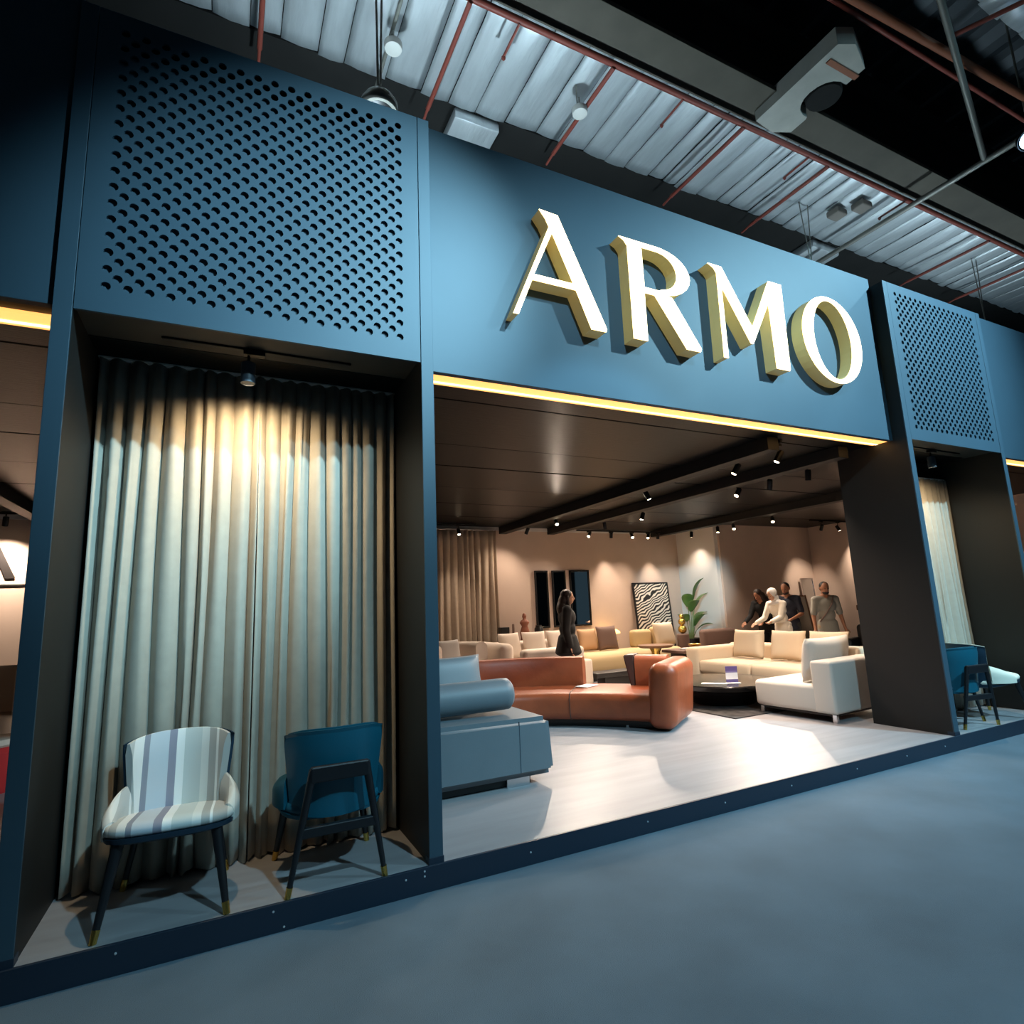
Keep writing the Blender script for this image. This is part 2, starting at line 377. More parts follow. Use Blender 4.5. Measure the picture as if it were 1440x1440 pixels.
for nm, (out, holes), pos in (('A', L_A, 'first letter A of the sign, wide and pointed'), ('R', L_R, 'second letter R of the sign'), ('M', L_M, 'third letter M of the sign'), ('O', L_O, 'last letter O of the sign, a round ring')):
    t_ = thing('sign_letter', 'glowing cream raised ' + pos, 'letter', (0, 0, 0), 0, 'illuminated letters on the sign board')
    bm = B(); ff, loops = prism(bm, out, holes, 0.016, 0)
    ff2 = bmesh.ops.extrude_face_region(bm, geom=ff); nv = [v for v in ff2['geom'] if isinstance(v, bmesh.types.BMVert)]
    bmesh.ops.translate(bm, vec=(0, 0.008, 0), verts=nv)
    obj('face', bm, M_face, t_)
    bm = B()
    for lp in [out] + holes:
        a = [bm.verts.new((x, 0.022, z)) for x, z in lp]; b = [bm.verts.new((x, YS, z)) for x, z in lp]
        for i in range(len(a)): bm.faces.new((a[i], a[(i+1) % len(a)], b[(i+1) % len(a)], b[i]))
    o = obj('return', bm, M_return, t_); md = o.modifiers.new('thickness', 'SOLIDIFY'); md.thickness = 0.003

# ------------------------------------------------------------------ exhibition hall roof
M_roof = mat('dark_corrugated_roof', (44, 50, 54), 0.5, metal=0.5, noise=0.2, nscale=1)
M_girder = mat('dusty_grey_girder', (84, 78, 68), 0.8, noise=0.15, nscale=2)
M_soffit = mat('dark_insulation_and_shade', (25, 24, 22), 0.95, noise=0.3, nscale=2)
M_foil = mat('silver_insulation_foil', (214, 220, 222), 0.42, metal=0.6, noise=0.10, nscale=3, bump=1.0, bscale=5, stretch=(2.5, 0.5, 1))
M_pipe = mat('red_sprinkler_pipe', (132, 62, 50), 0.5)
M_pipe2 = mat('rusty_orange_pipe', (150, 88, 60), 0.55)
M_galv = mat('galvanised_steel', (136, 134, 126), 0.5, metal=0.5)
bm = B(); n = 200; r0 = []; r1_ = []
for i in range(n+1):
    x = -14 + 36*i/n; z = 9.2 + (0.06 if i % 4 in (1, 2) else 0)
    r0.append(bm.verts.new((x, -18, z))); r1_.append(bm.verts.new((x, 13, z)))
for i in range(n): bm.faces.new((r0[i], r0[i+1], r1_[i+1], r1_[i]))
struct(obj('ceiling_hall', bm, M_roof), 'dark corrugated roof of the exhibition hall')
def girder(y0, y1, k):
    bm = B(); box(bm, -14, 22, y0, y1, 7.46, 7.52, 0.004); 
    gd = struct(obj('trim_girder_%d' % k, bm, M_girder), 'dusty grey steel girder under the hall roof')
    bm = B(); box(bm, -14, 22, (y0+y1)/2-0.02, (y0+y1)/2+0.02, 7.52, 8.5); obj('girder_web', bm, M_soffit, gd); bm = B(); box(bm, -14, 22, y0, y1, 8.5, 8.55); obj('top_flange', bm, M_soffit, gd)  # web and top flange coloured dark to stand in for the shade above
girder(0.50, 0.95, 1); girder(-2.95, -2.5, 2)
bm = B(); box(bm, -14, 22, 2.31, 12.9, 7.56, 7.62); struct(obj('ceiling_soffit', bm, M_soffit), 'dark insulation blanket under the hall roof')
fo = bpy.data.objects.new('ceiling_foil', None); COL.objects.link(fo); struct(fo, 'silver foil insulation strips between the girders')
def foil(y0, y1, x0, x1, seed):
    rnd = random.Random(seed); x = x0
    while x < x1:
        wd = rnd.uniform(0.24, 0.46); bm = B(); NX, NY = 6, 8; g = []
        tilt = rnd.uniform(-0.02, 0.02); ye = y1 + rnd.uniform(-0.03, 0.03)
        for i in range(NX+1):
            row = []
            for j in range(NY+1):
                u, v = i/NX, j/NY
                sag = -0.035*math.sin(PI*u)*(0.5+0.5*math.sin(PI*v)) + tilt*(u-0.5) + rnd.uniform(-0.004, 0.004)
                row.append(bm.verts.new((x+0.004+u*(wd-0.008), y0+(ye-y0)*v, 7.53+sag)))
            g.append(row)
        for i in range(NX):
            for j in range(NY): bm.faces.new((g[i][j], g[i+1][j], g[i+1][j+1], g[i][j+1]))
        o = obj('foil_strip', bm, M_foil, fo, smooth=180); md = o.modifiers.new('thickness', 'SOLIDIFY'); md.thickness = 0.008; md.offset = 1
        x += wd
foil(0.95, 2.27, -1.6, 17, 1); foil(-2.5, -1.08, 4.5, 12, 2)
for (x0, x1) in ((3.02, 3.62), (9.55, 10.25)):
    bm = B(); box(bm, x0, x1, 2.32, 5.0, 7.40, 7.555, 0.03); o = obj('foil_wrapped_duct', bm, M_foil, smooth=40)
    tag(o, 'foil wrapped cross duct seen above the ' + ('left' if x0 < 5 else 'right') + ' end of the sign board', 'duct')
# sprinkler main and branches
bm = B(); tube(bm, [(-12, 0.92, 7.33), (20, 0.92, 7.33)], 0.035, 8); main = tag(obj('sprinkler_main', bm, M_pipe, smooth=60), 'long red sprinkler pipe running along the nearest girder', 'pipe')
br = (('leftmost red branch pipe below the foil, left of the sign', 0.85), ('red branch pipe below the foil left of the hanging cables', 2.65), ('red branch pipe carrying the right round detector', 4.34), ('red branch pipe above the letters R and M', 6.32), ('red branch pipe above the letter O', 7.93), ('red branch pipe above the far perforated board', 12.1), ('rightmost red branch pipe under the foil', 13.75))
for lab, x in br:
    bm = B(); tube(bm, [(x, 0.92, 7.29), (x, 2.25, 7.29)], 0.026, 8); tube(bm, [(x, 2.25, 7.29), (x, 2.42, 7.27)], 0.016, 8)
    tag(obj('branch_pipe', bm, M_pipe, smooth=60), lab, 'pipe', 'sprinkler branch pipes')
for lab, x in (('short red sprinkler stub left of the letter A', 3.18), ('short red sprinkler stub above the letter R', 5.33), ('short red sprinkler stub above the letter O', 7.53), ('short red sprinkler stub near the far bay', 9.69)):
    t_ = thing('sprinkler', lab, 'sprinkler', (x, 0.92, 7.29), 0, 'sprinkler stubs')
    bm = B(); tube(bm, [(0, 0, 0), (0, 0.37, -0.01)], 0.014, 6); obj('stub_pipe', bm, M_pipe, t_)
    bm = B(); lathe(bm, [(0.012, 0), (0.022, -0.01), (0.022, -0.03), (0.008, -0.05)], 8, (0, 0.38, 0.0)); obj('sprinkler_head', bm, M_pipe, t_)
for nm, lab, p0, p1, r, m in (
    ('roof_pipe', 'thick rusty orange pipe crossing the dark roof', (4.0, -0.45, 7.5), (14.0, -0.9, 7.5), 0.045, M_pipe2),
    ('roof_pipe', 'thin dark red pipe crossing the dark roof', (3.6, -0.28, 7.8), (14.0, -0.42, 7.8), 0.028, M_pipe),
    ('roof_strut', 'long grey strut running from the sign board towards the blue floodlight', (9.75, 2.6, 7.2), (9.6, -1.0, 7.12), 0.04, M_galv),
    ('roof_strut', 'grey diagonal strut hanging from the dark roof', (6.9, -1.0, 7.5), (9.62, -0.12, 7.16), 0.035, M_galv),
    ('roof_pipe', 'short red pipe at the top right corner of the roof', (8.0, -1.5, 7.45), (7.6, -0.75, 7.45), 0.025, M_pipe)):
    bm = B(); tube(bm, [p0, p1], r, 8); tag(obj(nm, bm, m, smooth=60), lab, 'pipe' if 'pipe' in nm else 'strut')
# hanging cables
for lab, x, y, z0, z1, dx in (('pair of thin cables hanging in front of the foil above the letter M', 8.55, 1.75, 6.35, 7.5, 0.10), ('pair of thin cables at the far right under the foil', 12.9, 1.5, 6.2, 7.5, 0.08), ('thin cable dropping beside the right round detector', 4.2, 1.45, 7.24, 9.0, 0.0)):
    t_ = thing('hanging_cable', lab, 'cable', (x, y, z0), 0, 'hanging cables')
    for s in ((-1, 1) if dx else (0,)):
        bm = B(); tube(bm, [(0, 0, 0), (s*dx*0.3, 0, (z1-z0)*0.3), (s*dx, 0.0, z1-z0)], 0.012 if 'thick' in lab else 0.008, 6); obj('cable', bm, M_galv, t_)
M_det = mat('off_white_plastic', (205, 203, 196), 0.5)
for lab, loc in (('left round white detector hanging under the foil', (2.07, 1.59, 7.2)), ('right round white detector hanging under the foil', (4.25, 1.48, 7.2))):
    t_ = thing('smoke_detector', lab, 'detector', loc, 0, 'round detectors under the foil')
    bm = B(); lathe(bm, [(0.05, -0.05), (0.085, -0.035), (0.092, 0.0), (0.092, 0.03), (0.06, 0.045)], 20); obj('body', bm, M_det, t_, smooth=40)
    bm = B(); tube(bm, [(0, 0, 0.04), (0, 0, 0.19)], 0.012, 6); obj('stem', bm, M_galv, t_)
bm = B(); tube(bm, [(2.07, 0.9, 7.42), (2.07, 2.35, 7.42)], 0.02, 6); tag(obj('strut_channel', bm, M_galv), 'dark slotted channel carrying the left round detector', 'strut')
t_ = thing('dome_lamp', 'grey dome pendant lamp peeking over the near perforated board', 'lamp', (1.83, 1.2, 5.98))
for s_ in (-1, 1):
    bm = B(); tube(bm, [(s_*0.01, 0, 0.18), (s_*0.03, 0, 1.53)], 0.011, 6); obj('cable', bm, M_galv, t_)
bm = B(); lathe(bm, [(0.16, 0.0), (0.17, 0.02), (0.165, 0.09), (0.13, 0.15), (0.06, 0.19)], 24); obj('shade', bm, M_galv, t_, smooth=40)
bm = B(); lathe(bm, [(0.1, -0.012), (0.13, 0.0), (0.13, 0.01), (0.02, 0.01)], 24); obj('lens', bm, M_dkmetal, t_, smooth=40)
# white duct elbow with a round bite
poly = [(6.42, 0.82), (6.42, -0.26), (6.60, -0.34), (6.98, -0.20), (6.98, 0.02)] + [(6.92+0.24*math.cos(math.radians(a)), 0.27+0.25*math.sin(math.radians(a))) for a in range(-80, -281, -20)] + [(6.98, 0.55), (6.98, 0.76), (6.75, 0.86)]
bm = B(); a = [bm.verts.new((x, y, 7.33)) for x, y in poly]; f = bm.faces.new(a)
e = bmesh.ops.extrude_face_region(bm, geom=[f]); bmesh.ops.translate(bm, vec=(0, 0, 0.22), verts=[v for v in e['geom'] if isinstance(v, bmesh.types.BMVert)])
bmesh.ops.triangulate(bm, faces=[f_ for f_ in bm.faces if len(f_.verts) > 4])
t_ = thing('duct_elbow', 'pale blocky duct piece with a round bite below the dark roof', 'duct', (0, 0, 0)); obj('duct_body', bm, mat('dusty_white_duct', (168, 166, 156), 0.6, noise=0.1, nscale=4), t_)
bm = B(); box(bm, 6.5, 7.0, -0.12, -0.06, 7.315, 7.33, 0.003); obj('strap', bm, M_pipe2, t_)
bm = B(); lathe(bm, [(0.19, 7.36), (0.2, 7.38), (0.2, 7.6), (0.1, 7.62)], 20, (6.94, 0.27, 0)); obj('round_collar', bm, M_soffit, t_, smooth=40)
for lab, x, y in (('left brown junction box under the foil by the strut', 9.15, 1.62), ('right brown junction box under the foil by the strut', 9.35, 1.35)):
    bm = B(); box(bm, x-0.12, x+0.12, y-0.1, y+0.1, 7.36, 7.46, 0.02); tag(obj('junction_box', bm, mat('brown_box', (120, 112, 104), 0.7)), lab, 'box', 'junction boxes')

# flood lamps: visible one on the right plus the lamps that light the facade
M_coolglass = mat('cool_lamp_glass', (255, 255, 255), 0.2, emit=(170, 215, 255), estr=14)
def flood(label, loc, target, watts, size, blend, color=COOL):
    t_ = thing('floodlight', label, 'floodlight', loc, 0, 'hall floodlights')
    q = (Vector(target)-Vector(loc)).to_track_quat('-Z', 'Y').to_matrix().to_4x4()
    bm = B(); lathe(bm, [(0.13, 0.0), (0.14, -0.01), (0.14, 0.05), (0.1, 0.13), (0.05, 0.16)], 20); bmesh.ops.transform(bm, matrix=q, verts=bm.verts); obj('housing', bm, M_dkmetal, t_, smooth=40)
    bm = B(); lathe(bm, [(0.10, -0.004), (0.12, 0.002), (0.12, 0.006), (0.02, 0.008)], 20); bmesh.ops.transform(bm, matrix=q, verts=bm.verts); obj('lens', bm, M_coolglass, t_)
    bm = B(); tube(bm, [(0, 0, 0.1), (0, 0, 9.2-loc[2])], 0.012, 6); obj('hanger', bm, M_galv, t_)
    l = light('flood_beam', 'SPOT', Vector(loc)+(Vector(target)-Vector(loc)).normalized()*0.05, target, watts, color, size, blend, 0.11)
    l.parent = t_; l.location = (Vector(target)-Vector(loc)).normalized()*0.05
    return t_
for k, (p, a, wt, sz, bl) in enumerate(FLOODS):
    flood(('floodlight aimed at the stand floor', 'floodlight aimed at the near perforated board', 'floodlight aimed at the far perforated board')[k], p, a, wt, sz, bl)
flood('narrow floodlight across the aisle aimed through the opening', (-4.0, -7.0, 4.0), (9.75, 6.4, 1.8), 6500, 6.5, 0.3)
t_ = flood('bright blue-white floodlight at the right edge under the dark roof', (9.45, -0.66, 6.95), (5.5, -4.5, 0.0), 500, 110, 0.6)
# unseen uplights added behind the sign boards to brighten the foil
def uplight(label, x, y, watts):
    t_ = thing('added_uplight', label, 'uplight', (x, y, CEIL+0.08), 0, 'added unseen uplights for the foil')
    bm = B(); lathe(bm, [(0.14, 0), (0.14, 0.02), (0.03, 0.04), (0.025, 0.06)], 16); obj('base', bm, M_dkmetal, t_, smooth=40)
    bm = B(); tube(bm, [(0, 0, 0.05), (0, 0, 1.1)], 0.02, 8); obj('pole', bm, M_dkmetal, t_)
    bm = B(); lathe(bm, [(0.05, 1.08), (0.10, 1.14), (0.13, 1.22), (0.12, 1.24), (0.02, 1.23)], 18); obj('housing', bm, M_dkmetal, t_, smooth=40)
    bm = B(); lathe(bm, [(0.11, 1.242), (0.115, 1.246), (0.02, 1.248)], 18); obj('lens', bm, M_coolglass, t_)
    l = light('added_uplight_beam', 'SPOT', (0, 0, 0), None, watts, (0.66, 0.88, 1.0), 120, 0.8, 0.1); l.parent = t_; l.location = (0, 0, 1.27); l.rotation_euler = (PI, 0, 0)
for lab, x, y, wt in (('unseen uplight added behind the near board to brighten the foil', 1.6, 1.5, 330), ('unseen uplight added behind the letter A to brighten the foil', 3.9, 1.5, 270), ('unseen uplight added behind the letter O to brighten the foil', 7.0, 1.5, 170), ('unseen uplight added behind the far board to brighten the foil', 9.9, 1.5, 220), ('unseen uplight added at the right end to brighten the foil', 13.0, 1.5, 200)):
    uplight(lab, x, y, wt)

# ------------------------------------------------------------------ showroom lamps
def make_spot(label, x, y, z, target, watts, size=108, blend=0.9, lens=True, zt=CEIL):
    t_ = thing('track_spotlight', label, 'spotlight', (x, y, z), 0, 'black track spotlights in the showroom')
    d = (Vector(target)-Vector((x, y, z))).normalized(); q = d.to_track_quat('-Z', 'Y').to_matrix().to_4x4()
    bm = B(); lathe(bm, [(0.028, -0.055), (0.033, -0.06), (0.034, -0.05), (0.034, 0.06), (0.03, 0.068), (0.012, 0.07)], 14); bmesh.ops.transform(bm, matrix=q, verts=bm.verts); obj('head', bm, M_dkmetal, t_, smooth=40)
    bm = B(); lathe(bm, [(0.026, -0.057), (0.027, -0.053), (0.027, -0.05), (0.005, -0.05)], 14); bmesh.ops.transform(bm, matrix=q, verts=bm.verts); obj('lens', bm, M_lens, t_)
    bm = B(); tube(bm, [(0, 0, 0.03), (0, 0, zt-z-0.02)], 0.008, 6); box(bm, -0.05, 0.05, -0.016, 0.016, zt-z-0.035, zt-z-0.012, 0.003); obj('bracket', bm, M_dkmetal, t_)
    if watts:
        l = light('beam', 'SPOT', (0, 0, 0), None, watts, WARM, 56 if 'wash' in label else size, blend, 0.02); l.parent = t_
        l.location = d*0.075; l.rotation_euler = d.to_track_quat('-Z', 'Y').to_euler()
    return t_
def track(label, x0, x1, y0, y1, z=CEIL):
    bm = B(); box(bm, x0, x1, y0, y1, z-0.03, z-0.002, 0.002); tag(obj('light_track', bm, M_dkmetal), label, 'light track', 'black light tracks')
track('light track beside the first ceiling beam', 5.79, 5.82, 0.55, 6.4)
track('light track beside the second ceiling beam', 6.94, 6.97, 0.95, 5.6)
track('light track along the back wall above the mirrors', 7.1, 9.3, 6.46, 6.49, 3.03)
track('light track beside the third ceiling beam', 9.83, 9.86, 3.6, 6.5)
track('light track in front of the right side wall', 11.8, 13.08, 4.66, 4.69)
track('light track above the taupe curtain', 3.6, 4.9, 6.5, 6.53)
track('light track in the left opening', -3.2, -1.5, 6.45, 6.48, 3.06)
CAMP = (0.7, -3.3, 1.5)
SP = [ # label, x, y, target, watts
 ('spotlight over the taupe curtain', 4.55, 6.51, (4.4, 5.2, 0.4), 40),
 ('dim spotlight on the first beam turned towards the mirrors', 5.805, 6.19, (5.3, 6.9, 1.2), 14),
 ('bright spotlight at the far end of the first beam', 5.805, 5.1, (4.9, 2.6, 0.3), 75),
 ('leftmost bright spotlight of the back wall track', 7.40, 6.475, (5.6, 5.4, 0.7), 60),
 ('spotlight of the back wall track washing the wall by the mirrors', 7.95, 6.475, (8.12, 6.9, 1.5), 26),
 ('third bright spotlight of the back wall track', 8.49, 6.475, (8.0, 4.8, 0.6), 60),
 ('fourth bright spotlight of the back wall track', 8.93, 6.475, (7.8, 5.8, 0.6), 45),
 ('spotlight of the back wall track washing the striped picture', 9.20, 6.475, (9.3, 6.9, 1.3), 30),
 ('spotlight in the middle of the first beam', 5.805, 2.69, (6.6, 1.9, 0.2), 50),
 ('bright spotlight at the back of the second beam track', 6.955, 4.22, (6.0, 4.4, 0.3), 70),
 ('small spotlight at the far end of the second beam track', 6.955, 5.3, (7.6, 5.9, 0.5), 40),
 ('spotlight near the front of the first beam', 5.805, 1.16, (4.4, 2.0, 0.2), 45),
 ('bright spotlight in the middle of the second beam track', 6.955, 2.19, (5.0, 2.2, 0.4), 80),
 ('bright spotlight near the front of the second beam track', 6.955, 1.67, (7.7, 2.8, 0.4), 85),
 ('frontmost bright spotlight on the first beam', 5.805, 0.60, (4.6, 1.4, 0.2), 45),
 ('frontmost spotlight on the second beam track', 6.955, 1.12, (7.2, 1.6, 0.4), 40),
 ('spotlight on the third beam over the plant', 9.845, 6.13, (9.7, 6.35, 0.5), 14),
 ('second spotlight from the back on the third beam', 9.845, 5.37, (9.4, 5.0, 0.5), 40),
 ('third spotlight from the back on the third beam', 9.845, 4.95, (8.7, 3.6, 0.5), 70),
 ('front spotlight on the third beam', 9.845, 4.02, (8.3, 2.6, 0.5), 75),
 ('left spotlight on the right wall track washing the corner', 12.15, 4.675, (12.75, 5.7, 1.5), 40),
 ('right spotlight on the right wall track', 12.7, 4.675, (13.08, 4.0, 1.3), 30),
 ('black spotlight in the left opening near the wall letter', -1.93, 6.465, (-2.1, 6.9, 1.7), 60),
]
for lab, x, y, tg, wt in SP: make_spot(lab, x, y, 2.93, tg, wt*(2.8 if 'wash' in lab else 3.6), zt=3.01 if y == 6.475 else 3.08)
make_spot('bright spotlight in the far right opening', 10.6, 1.0, 2.75, (9.6, 0.0, 0.1), 40)
# bay track lamps
def bay_lamp(x, label, y=0.26):
    t_ = thing('bay_downlight', label, 'spotlight', (x, y, 2.97), 0, 'downlights of the curtain bays')
    bm = B(); lathe(bm, [(0.036, -0.075), (0.04, -0.08), (0.04, 0.045), (0.03, 0.05), (0.01, 0.052)], 18); obj('head', bm, mat('grey_lamp_body', (66, 70, 78), 0.5), t_, smooth=40)
    bm = B(); lathe(bm, [(0.03, -0.074), (0.033, -0.070), (0.033, -0.066), (0.005, -0.066)], 14); obj('lens', bm, M_lens, t_)
    bm = B(); tube(bm, [(0, 0, 0.05), (0, 0, 0.1)], 0.008, 6); obj('stem', bm, M_dkmetal, t_)
    bm = B(); box(bm, -0.03, 0.09, -0.025, 0.025, 0.095, 0.122, 0.004); obj('adapter', bm, M_dkmetal, t_)
    bm = B(); box(bm, -0.45, 0.6, -0.016, 0.016, 0.122, 0.134, 0.002); obj('track', bm, M_dkmetal, t_)
    d = Vector((0.03, 0.30, -1)).normalized()
    l = light('beam', 'SPOT', (0, 0, 0), None, 74, (1.0, 0.76, 0.46), 164, 0.85, 0.025); l.parent = t_; l.location = (0, 0, -0.085); l.rotation_euler = d.to_track_quat('-Z', 'Y').to_euler()
bay_lamp(0.81, 'grey cylinder downlight in front of the near bay curtain')
bay_lamp(X3+0.82, 'grey cylinder downlight in the far display bay')

# ------------------------------------------------------------------ dining chairs of the display bays
STR = [(0.0, (248, 246, 240)), (0.10, (205, 204, 200)), (0.16, (246, 244, 240)), (0.22, (150, 152, 164)), (0.26, (204, 212, 220)), (0.40, (150, 150, 166)), (0.46, (246, 248, 246)), (0.52, (206, 214, 212)), (0.66, (226, 230, 226)), (0.72, (176, 176, 172)), (0.78, (240, 240, 236)), (0.80, (182, 178, 172)), (0.90, (222, 220, 212)), (0.95, (198, 194, 186))]
M_stripe = ramp_mat('striped_upholstery', STR, 0, 1/0.62, 0.5, rough=0.75)
M_teal = mat('teal_leather', (12, 84, 104), 0.42, bump=0.08, bscale=120)
M_cream = mat('cream_upholstery', (232, 226, 208), 0.75)
M_shell = mat('navy_leather', (28, 52, 70), 0.45)
M_wood = mat('black_stained_wood', (24, 24, 28), 0.4)
def chair(label, loc, rz, m_in, m_out, group):
    """local frame: front is -y; footprint about 0.54 x 0.55; top 0.75"""
    t_ = thing('dining_chair', label, 'chair', loc, rz, group)
    # seat cushion
    bm = B(); n = 22; prof = []
    def outline(s, z, grow=0.0):
        pts = []
        for k in range(n):
            a = 2*PI*k/n; c, s_ = math.cos(a), math.sin(a)
            e = 0.62; x = abs(c)**e*(1 if c >= 0 else -1)*0.285*s; y = abs(s_)**e*(1 if s_ >= 0 else -1)*0.265*s
            wx = 1.0 - 0.10*(y/0.265 > 0)*abs(y/0.265); y *= 0.86 if y > 0 else 1.0
            pts.append(bm.verts.new((x*wx, y-0.005, z-0.01-0.13*y)))
        return pts
    rings = [outline(0.92, 0.385), outline(0.985, 0.395), outline(1.0, 0.41), outline(0.97, 0.432), outline(0.86, 0.445), outline(0.5, 0.448), outline(0.1, 0.446)]
    for a, b in zip(rings, rings[1:]):
        for k in range(n): bm.faces.new((a[k], a[(k+1) % n], b[(k+1) % n], b[k]))
    bm.faces.new(rings[0][::-1]); bm.faces.new(rings[-1])
    obj('seat', bm, m_in, t_, smooth=60)
    bm = B(); rings = [outline(0.84, 0.352), outline(0.98, 0.364), outline(1.0, 0.386), outline(0.9, 0.387)]
    for a, b in zip(rings, rings[1:]):
        for k in range(n): bm.faces.new((a[k], a[(k+1) % n], b[(k+1) % n], b[k]))
    bm.faces.new(rings[0][::-1]); bm.faces.new(rings[-1])
    obj('seat_rim', bm, M_shell if m_out is not M_teal else m_out, t_, smooth=50)
    # wrap-around shells: (angle limit, bottom z, top z function)
    def shell(name, a_lim, zb, zt, ri, ro, m, lean=0.045, na=28, nz=7, yc=-0.01):
        bm = B(); G = {}
        for s, r in ((0, ri), (1, ro)):
            for i in range(na+1):
                a = -a_lim + 2*a_lim*i/na
                for j in range(nz+1):
                    v = j/nz; z = zb(a) + (zt(a)-zb(a))*v
                    round_ = 0.0
                    if v > 0.85: round_ = (v-0.85)/0.15
                    rr = r + (0.012*round_ if s == 0 else -0.012*round_)
                    x = math.sin(a)*rr*0.98*(1 + 0.16*max(0, (z-0.42)/0.33)*(1 if abs(a) < 2 else 0))
                    y = math.cos(a)*rr*0.96 + yc + lean*max(0, (z-0.42)/0.33)*max(0, math.cos(a))
                    G[s, i, j] = bm.verts.new((x, y, z))
        for s in (0, 1):
            for i in range(na):
                for j in range(nz):
                    q = (G[s, i, j], G[s, i+1, j], G[s, i+1, j+1], G[s, i, j+1]); bm.faces.new(q if s == 0 else q[::-1])
        for i in range(na):
            bm.faces.new((G[0, i, nz], G[0, i+1, nz], G[1, i+1, nz], G[1, i, nz])); bm.faces.new((G[0, i, 0], G[1, i, 0], G[1, i+1, 0], G[0, i+1, 0]))
        for j in range(nz):
            bm.faces.new((G[0, 0, j], G[0, 0, j+1], G[1, 0, j+1], G[1, 0, j])); bm.faces.new((G[0, na, j], G[1, na, j], G[1, na, j+1], G[0, na, j+1]))
        return obj(name, bm, m, t_, smooth=50)
    up_b = lambda a: 0.37
    up_t = lambda a: 0.79 - 0.03*(abs(a)/1.02)**3
    shell('backrest', 1.02, up_b, up_t, 0.225, 0.262, m_in)
    shell('back_shell', 1.0, lambda a: 0.335 + 0.03*(abs(a)/1.06)**2, lambda a: up_t(a)-0.006, 0.264, 0.281, m_out)
    for s in (-1, 1):
        bm = B(); na, nz = 12, 5; G = {}
        for si, r in ((0, 0.228), (1, 0.292)):
            for i in range(na+1):
                a = s*(1.02 + 0.95*i/na); zt = 0.555 - 0.10*(i/na)**1.1; zb = 0.375
                for j in range(nz+1):
                    v = j/nz; z = zb+(zt-zb)*v; rr = r + (0.026 if si == 0 else -0.026)*max(0, (v-0.6)/0.4)**2
                    G[si, i, j] = bm.verts.new((math.sin(a)*rr*1.04, math.cos(a)*rr*0.98-0.015, z))
        for si in (0, 1):
            for i in range(na):
                for j in range(nz): bm.faces.new((G[si, i, j], G[si, i+1, j], G[si, i+1, j+1], G[si, i, j+1]))
        for i in range(na):
            bm.faces.new((G[0, i, nz], G[0, i+1, nz], G[1, i+1, nz], G[1, i, nz])); bm.faces.new((G[0, i, 0], G[1, i, 0], G[1, i+1, 0], G[0, i+1, 0]))
        for i in (0, na):
            for j in range(nz): bm.faces.new((G[0, i, j], G[0, i, j+1], G[1, i, j+1], G[1, i, j]))
        obj('arm_wing', bm, m_in, t_, smooth=50)
    # legs with brass tips; the rear pair climbs the back and is tied by two bars
    def leg(p0, p1, r0, r1):
        bm = B(); tube(bm, [p0, p1], r0, 10, r1=r1); o = obj('leg', bm, M_wood, t_, smooth=50)
        d = (Vector(p1)-Vector(p0)).normalized(); q = Vector(p1)-d*0.055
        bm = B(); tube(bm, [q, p1], r1+0.0035, 10, r1=r1+0.002); tip = obj('brass_tip', bm, M_brass, o, smooth=50)
    for s in (-1, 1):
        leg((s*0.205, -0.185, 0.372), (s*0.265, -0.262, 0.0), 0.027, 0.014)
        leg((s*0.135, 0.325, 0.60), (s*0.245, 0.285, 0.0), 0.022, 0.013)
    bm = B(); box(bm, -0.15, 0.15, 0.312, 0.345, 0.535, 0.615, 0.008); obj('back_bar', bm, M_wood, t_)
    bm = B(); box(bm, -0.20, 0.20, 0.285, 0.318, 0.27, 0.32, 0.006); obj('lower_bar', bm, M_wood, t_)
    return t_
chair('striped pale fabric chair facing the aisle in the near bay', (0.54, 0.285, ZP), math.radians(-2), M_stripe, M_shell, 'chairs in the display bays')
chair('teal leather chair with its back turned in the near bay', (1.31, 0.295, ZP), math.radians(180), M_teal, M_teal, 'chairs in the display bays')
chair('teal chair half hidden by the far bay wall', (7.66, 0.335, ZP), math.radians(172), M_teal, M_teal, 'chairs in the display bays')
chair('cream chair at the right edge of the far bay', (8.30, 0.30, ZP), math.radians(68), M_cream, M_shell, 'chairs in the display bays')

# ------------------------------------------------------------------ sofas
M_grey = mat('grey_blue_leather', (98, 109, 116), 0.5, noise=0.03, nscale=6, bump=0.06, bscale=90)
M_orange = mat('cognac_leather', (136, 66, 36), 0.42, noise=0.14, nscale=5, bump=0.22, bscale=14)
M_brownback = mat('brown_leather_back', (74, 50, 42), 0.5)
M_white_f = mat('white_boucle', (216, 202, 188), 0.9, bump=0.2, bscale=200)
M_cream_f = mat('cream_fabric', (208, 188, 162), 0.88, bump=0.15, bscale=160)
M_pale_f = mat('pale_fabric', (198, 192, 184), 0.88, bump=0.15, bscale=160)
M_beige_f = mat('beige_velvet', (196, 172, 130), 0.8)
M_taupe = mat('brown_taupe_fabric', (112, 88, 78), 0.85)
M_dk = mat('dark_base', (28, 25, 24), 0.5)
M_marble = mat('black_stone_top', (26, 24, 24), 0.18, noise=0.3, nscale=5)
def rb(name, x0, x1, y0, y1, z0, z1, r, m, parent, seg=4, M=None):
    bm = B(); box(bm, x0, x1, y0, y1, z0, z1, r, seg, M); return obj(name, bm, m, parent, smooth=45)
def cushion(label, w_, h_, t, m, loc, rx=0, rz=0, group=None, cat='cushion'):
    bm = pillow_bm(w_, h_, t, M=TM((0, 0, 0), rx=rx)); o = obj('cushion', bm, m, smooth=180); o.location = loc; o.rotation_euler = (0, 0, rz)
    return tag(o, label, cat, group)
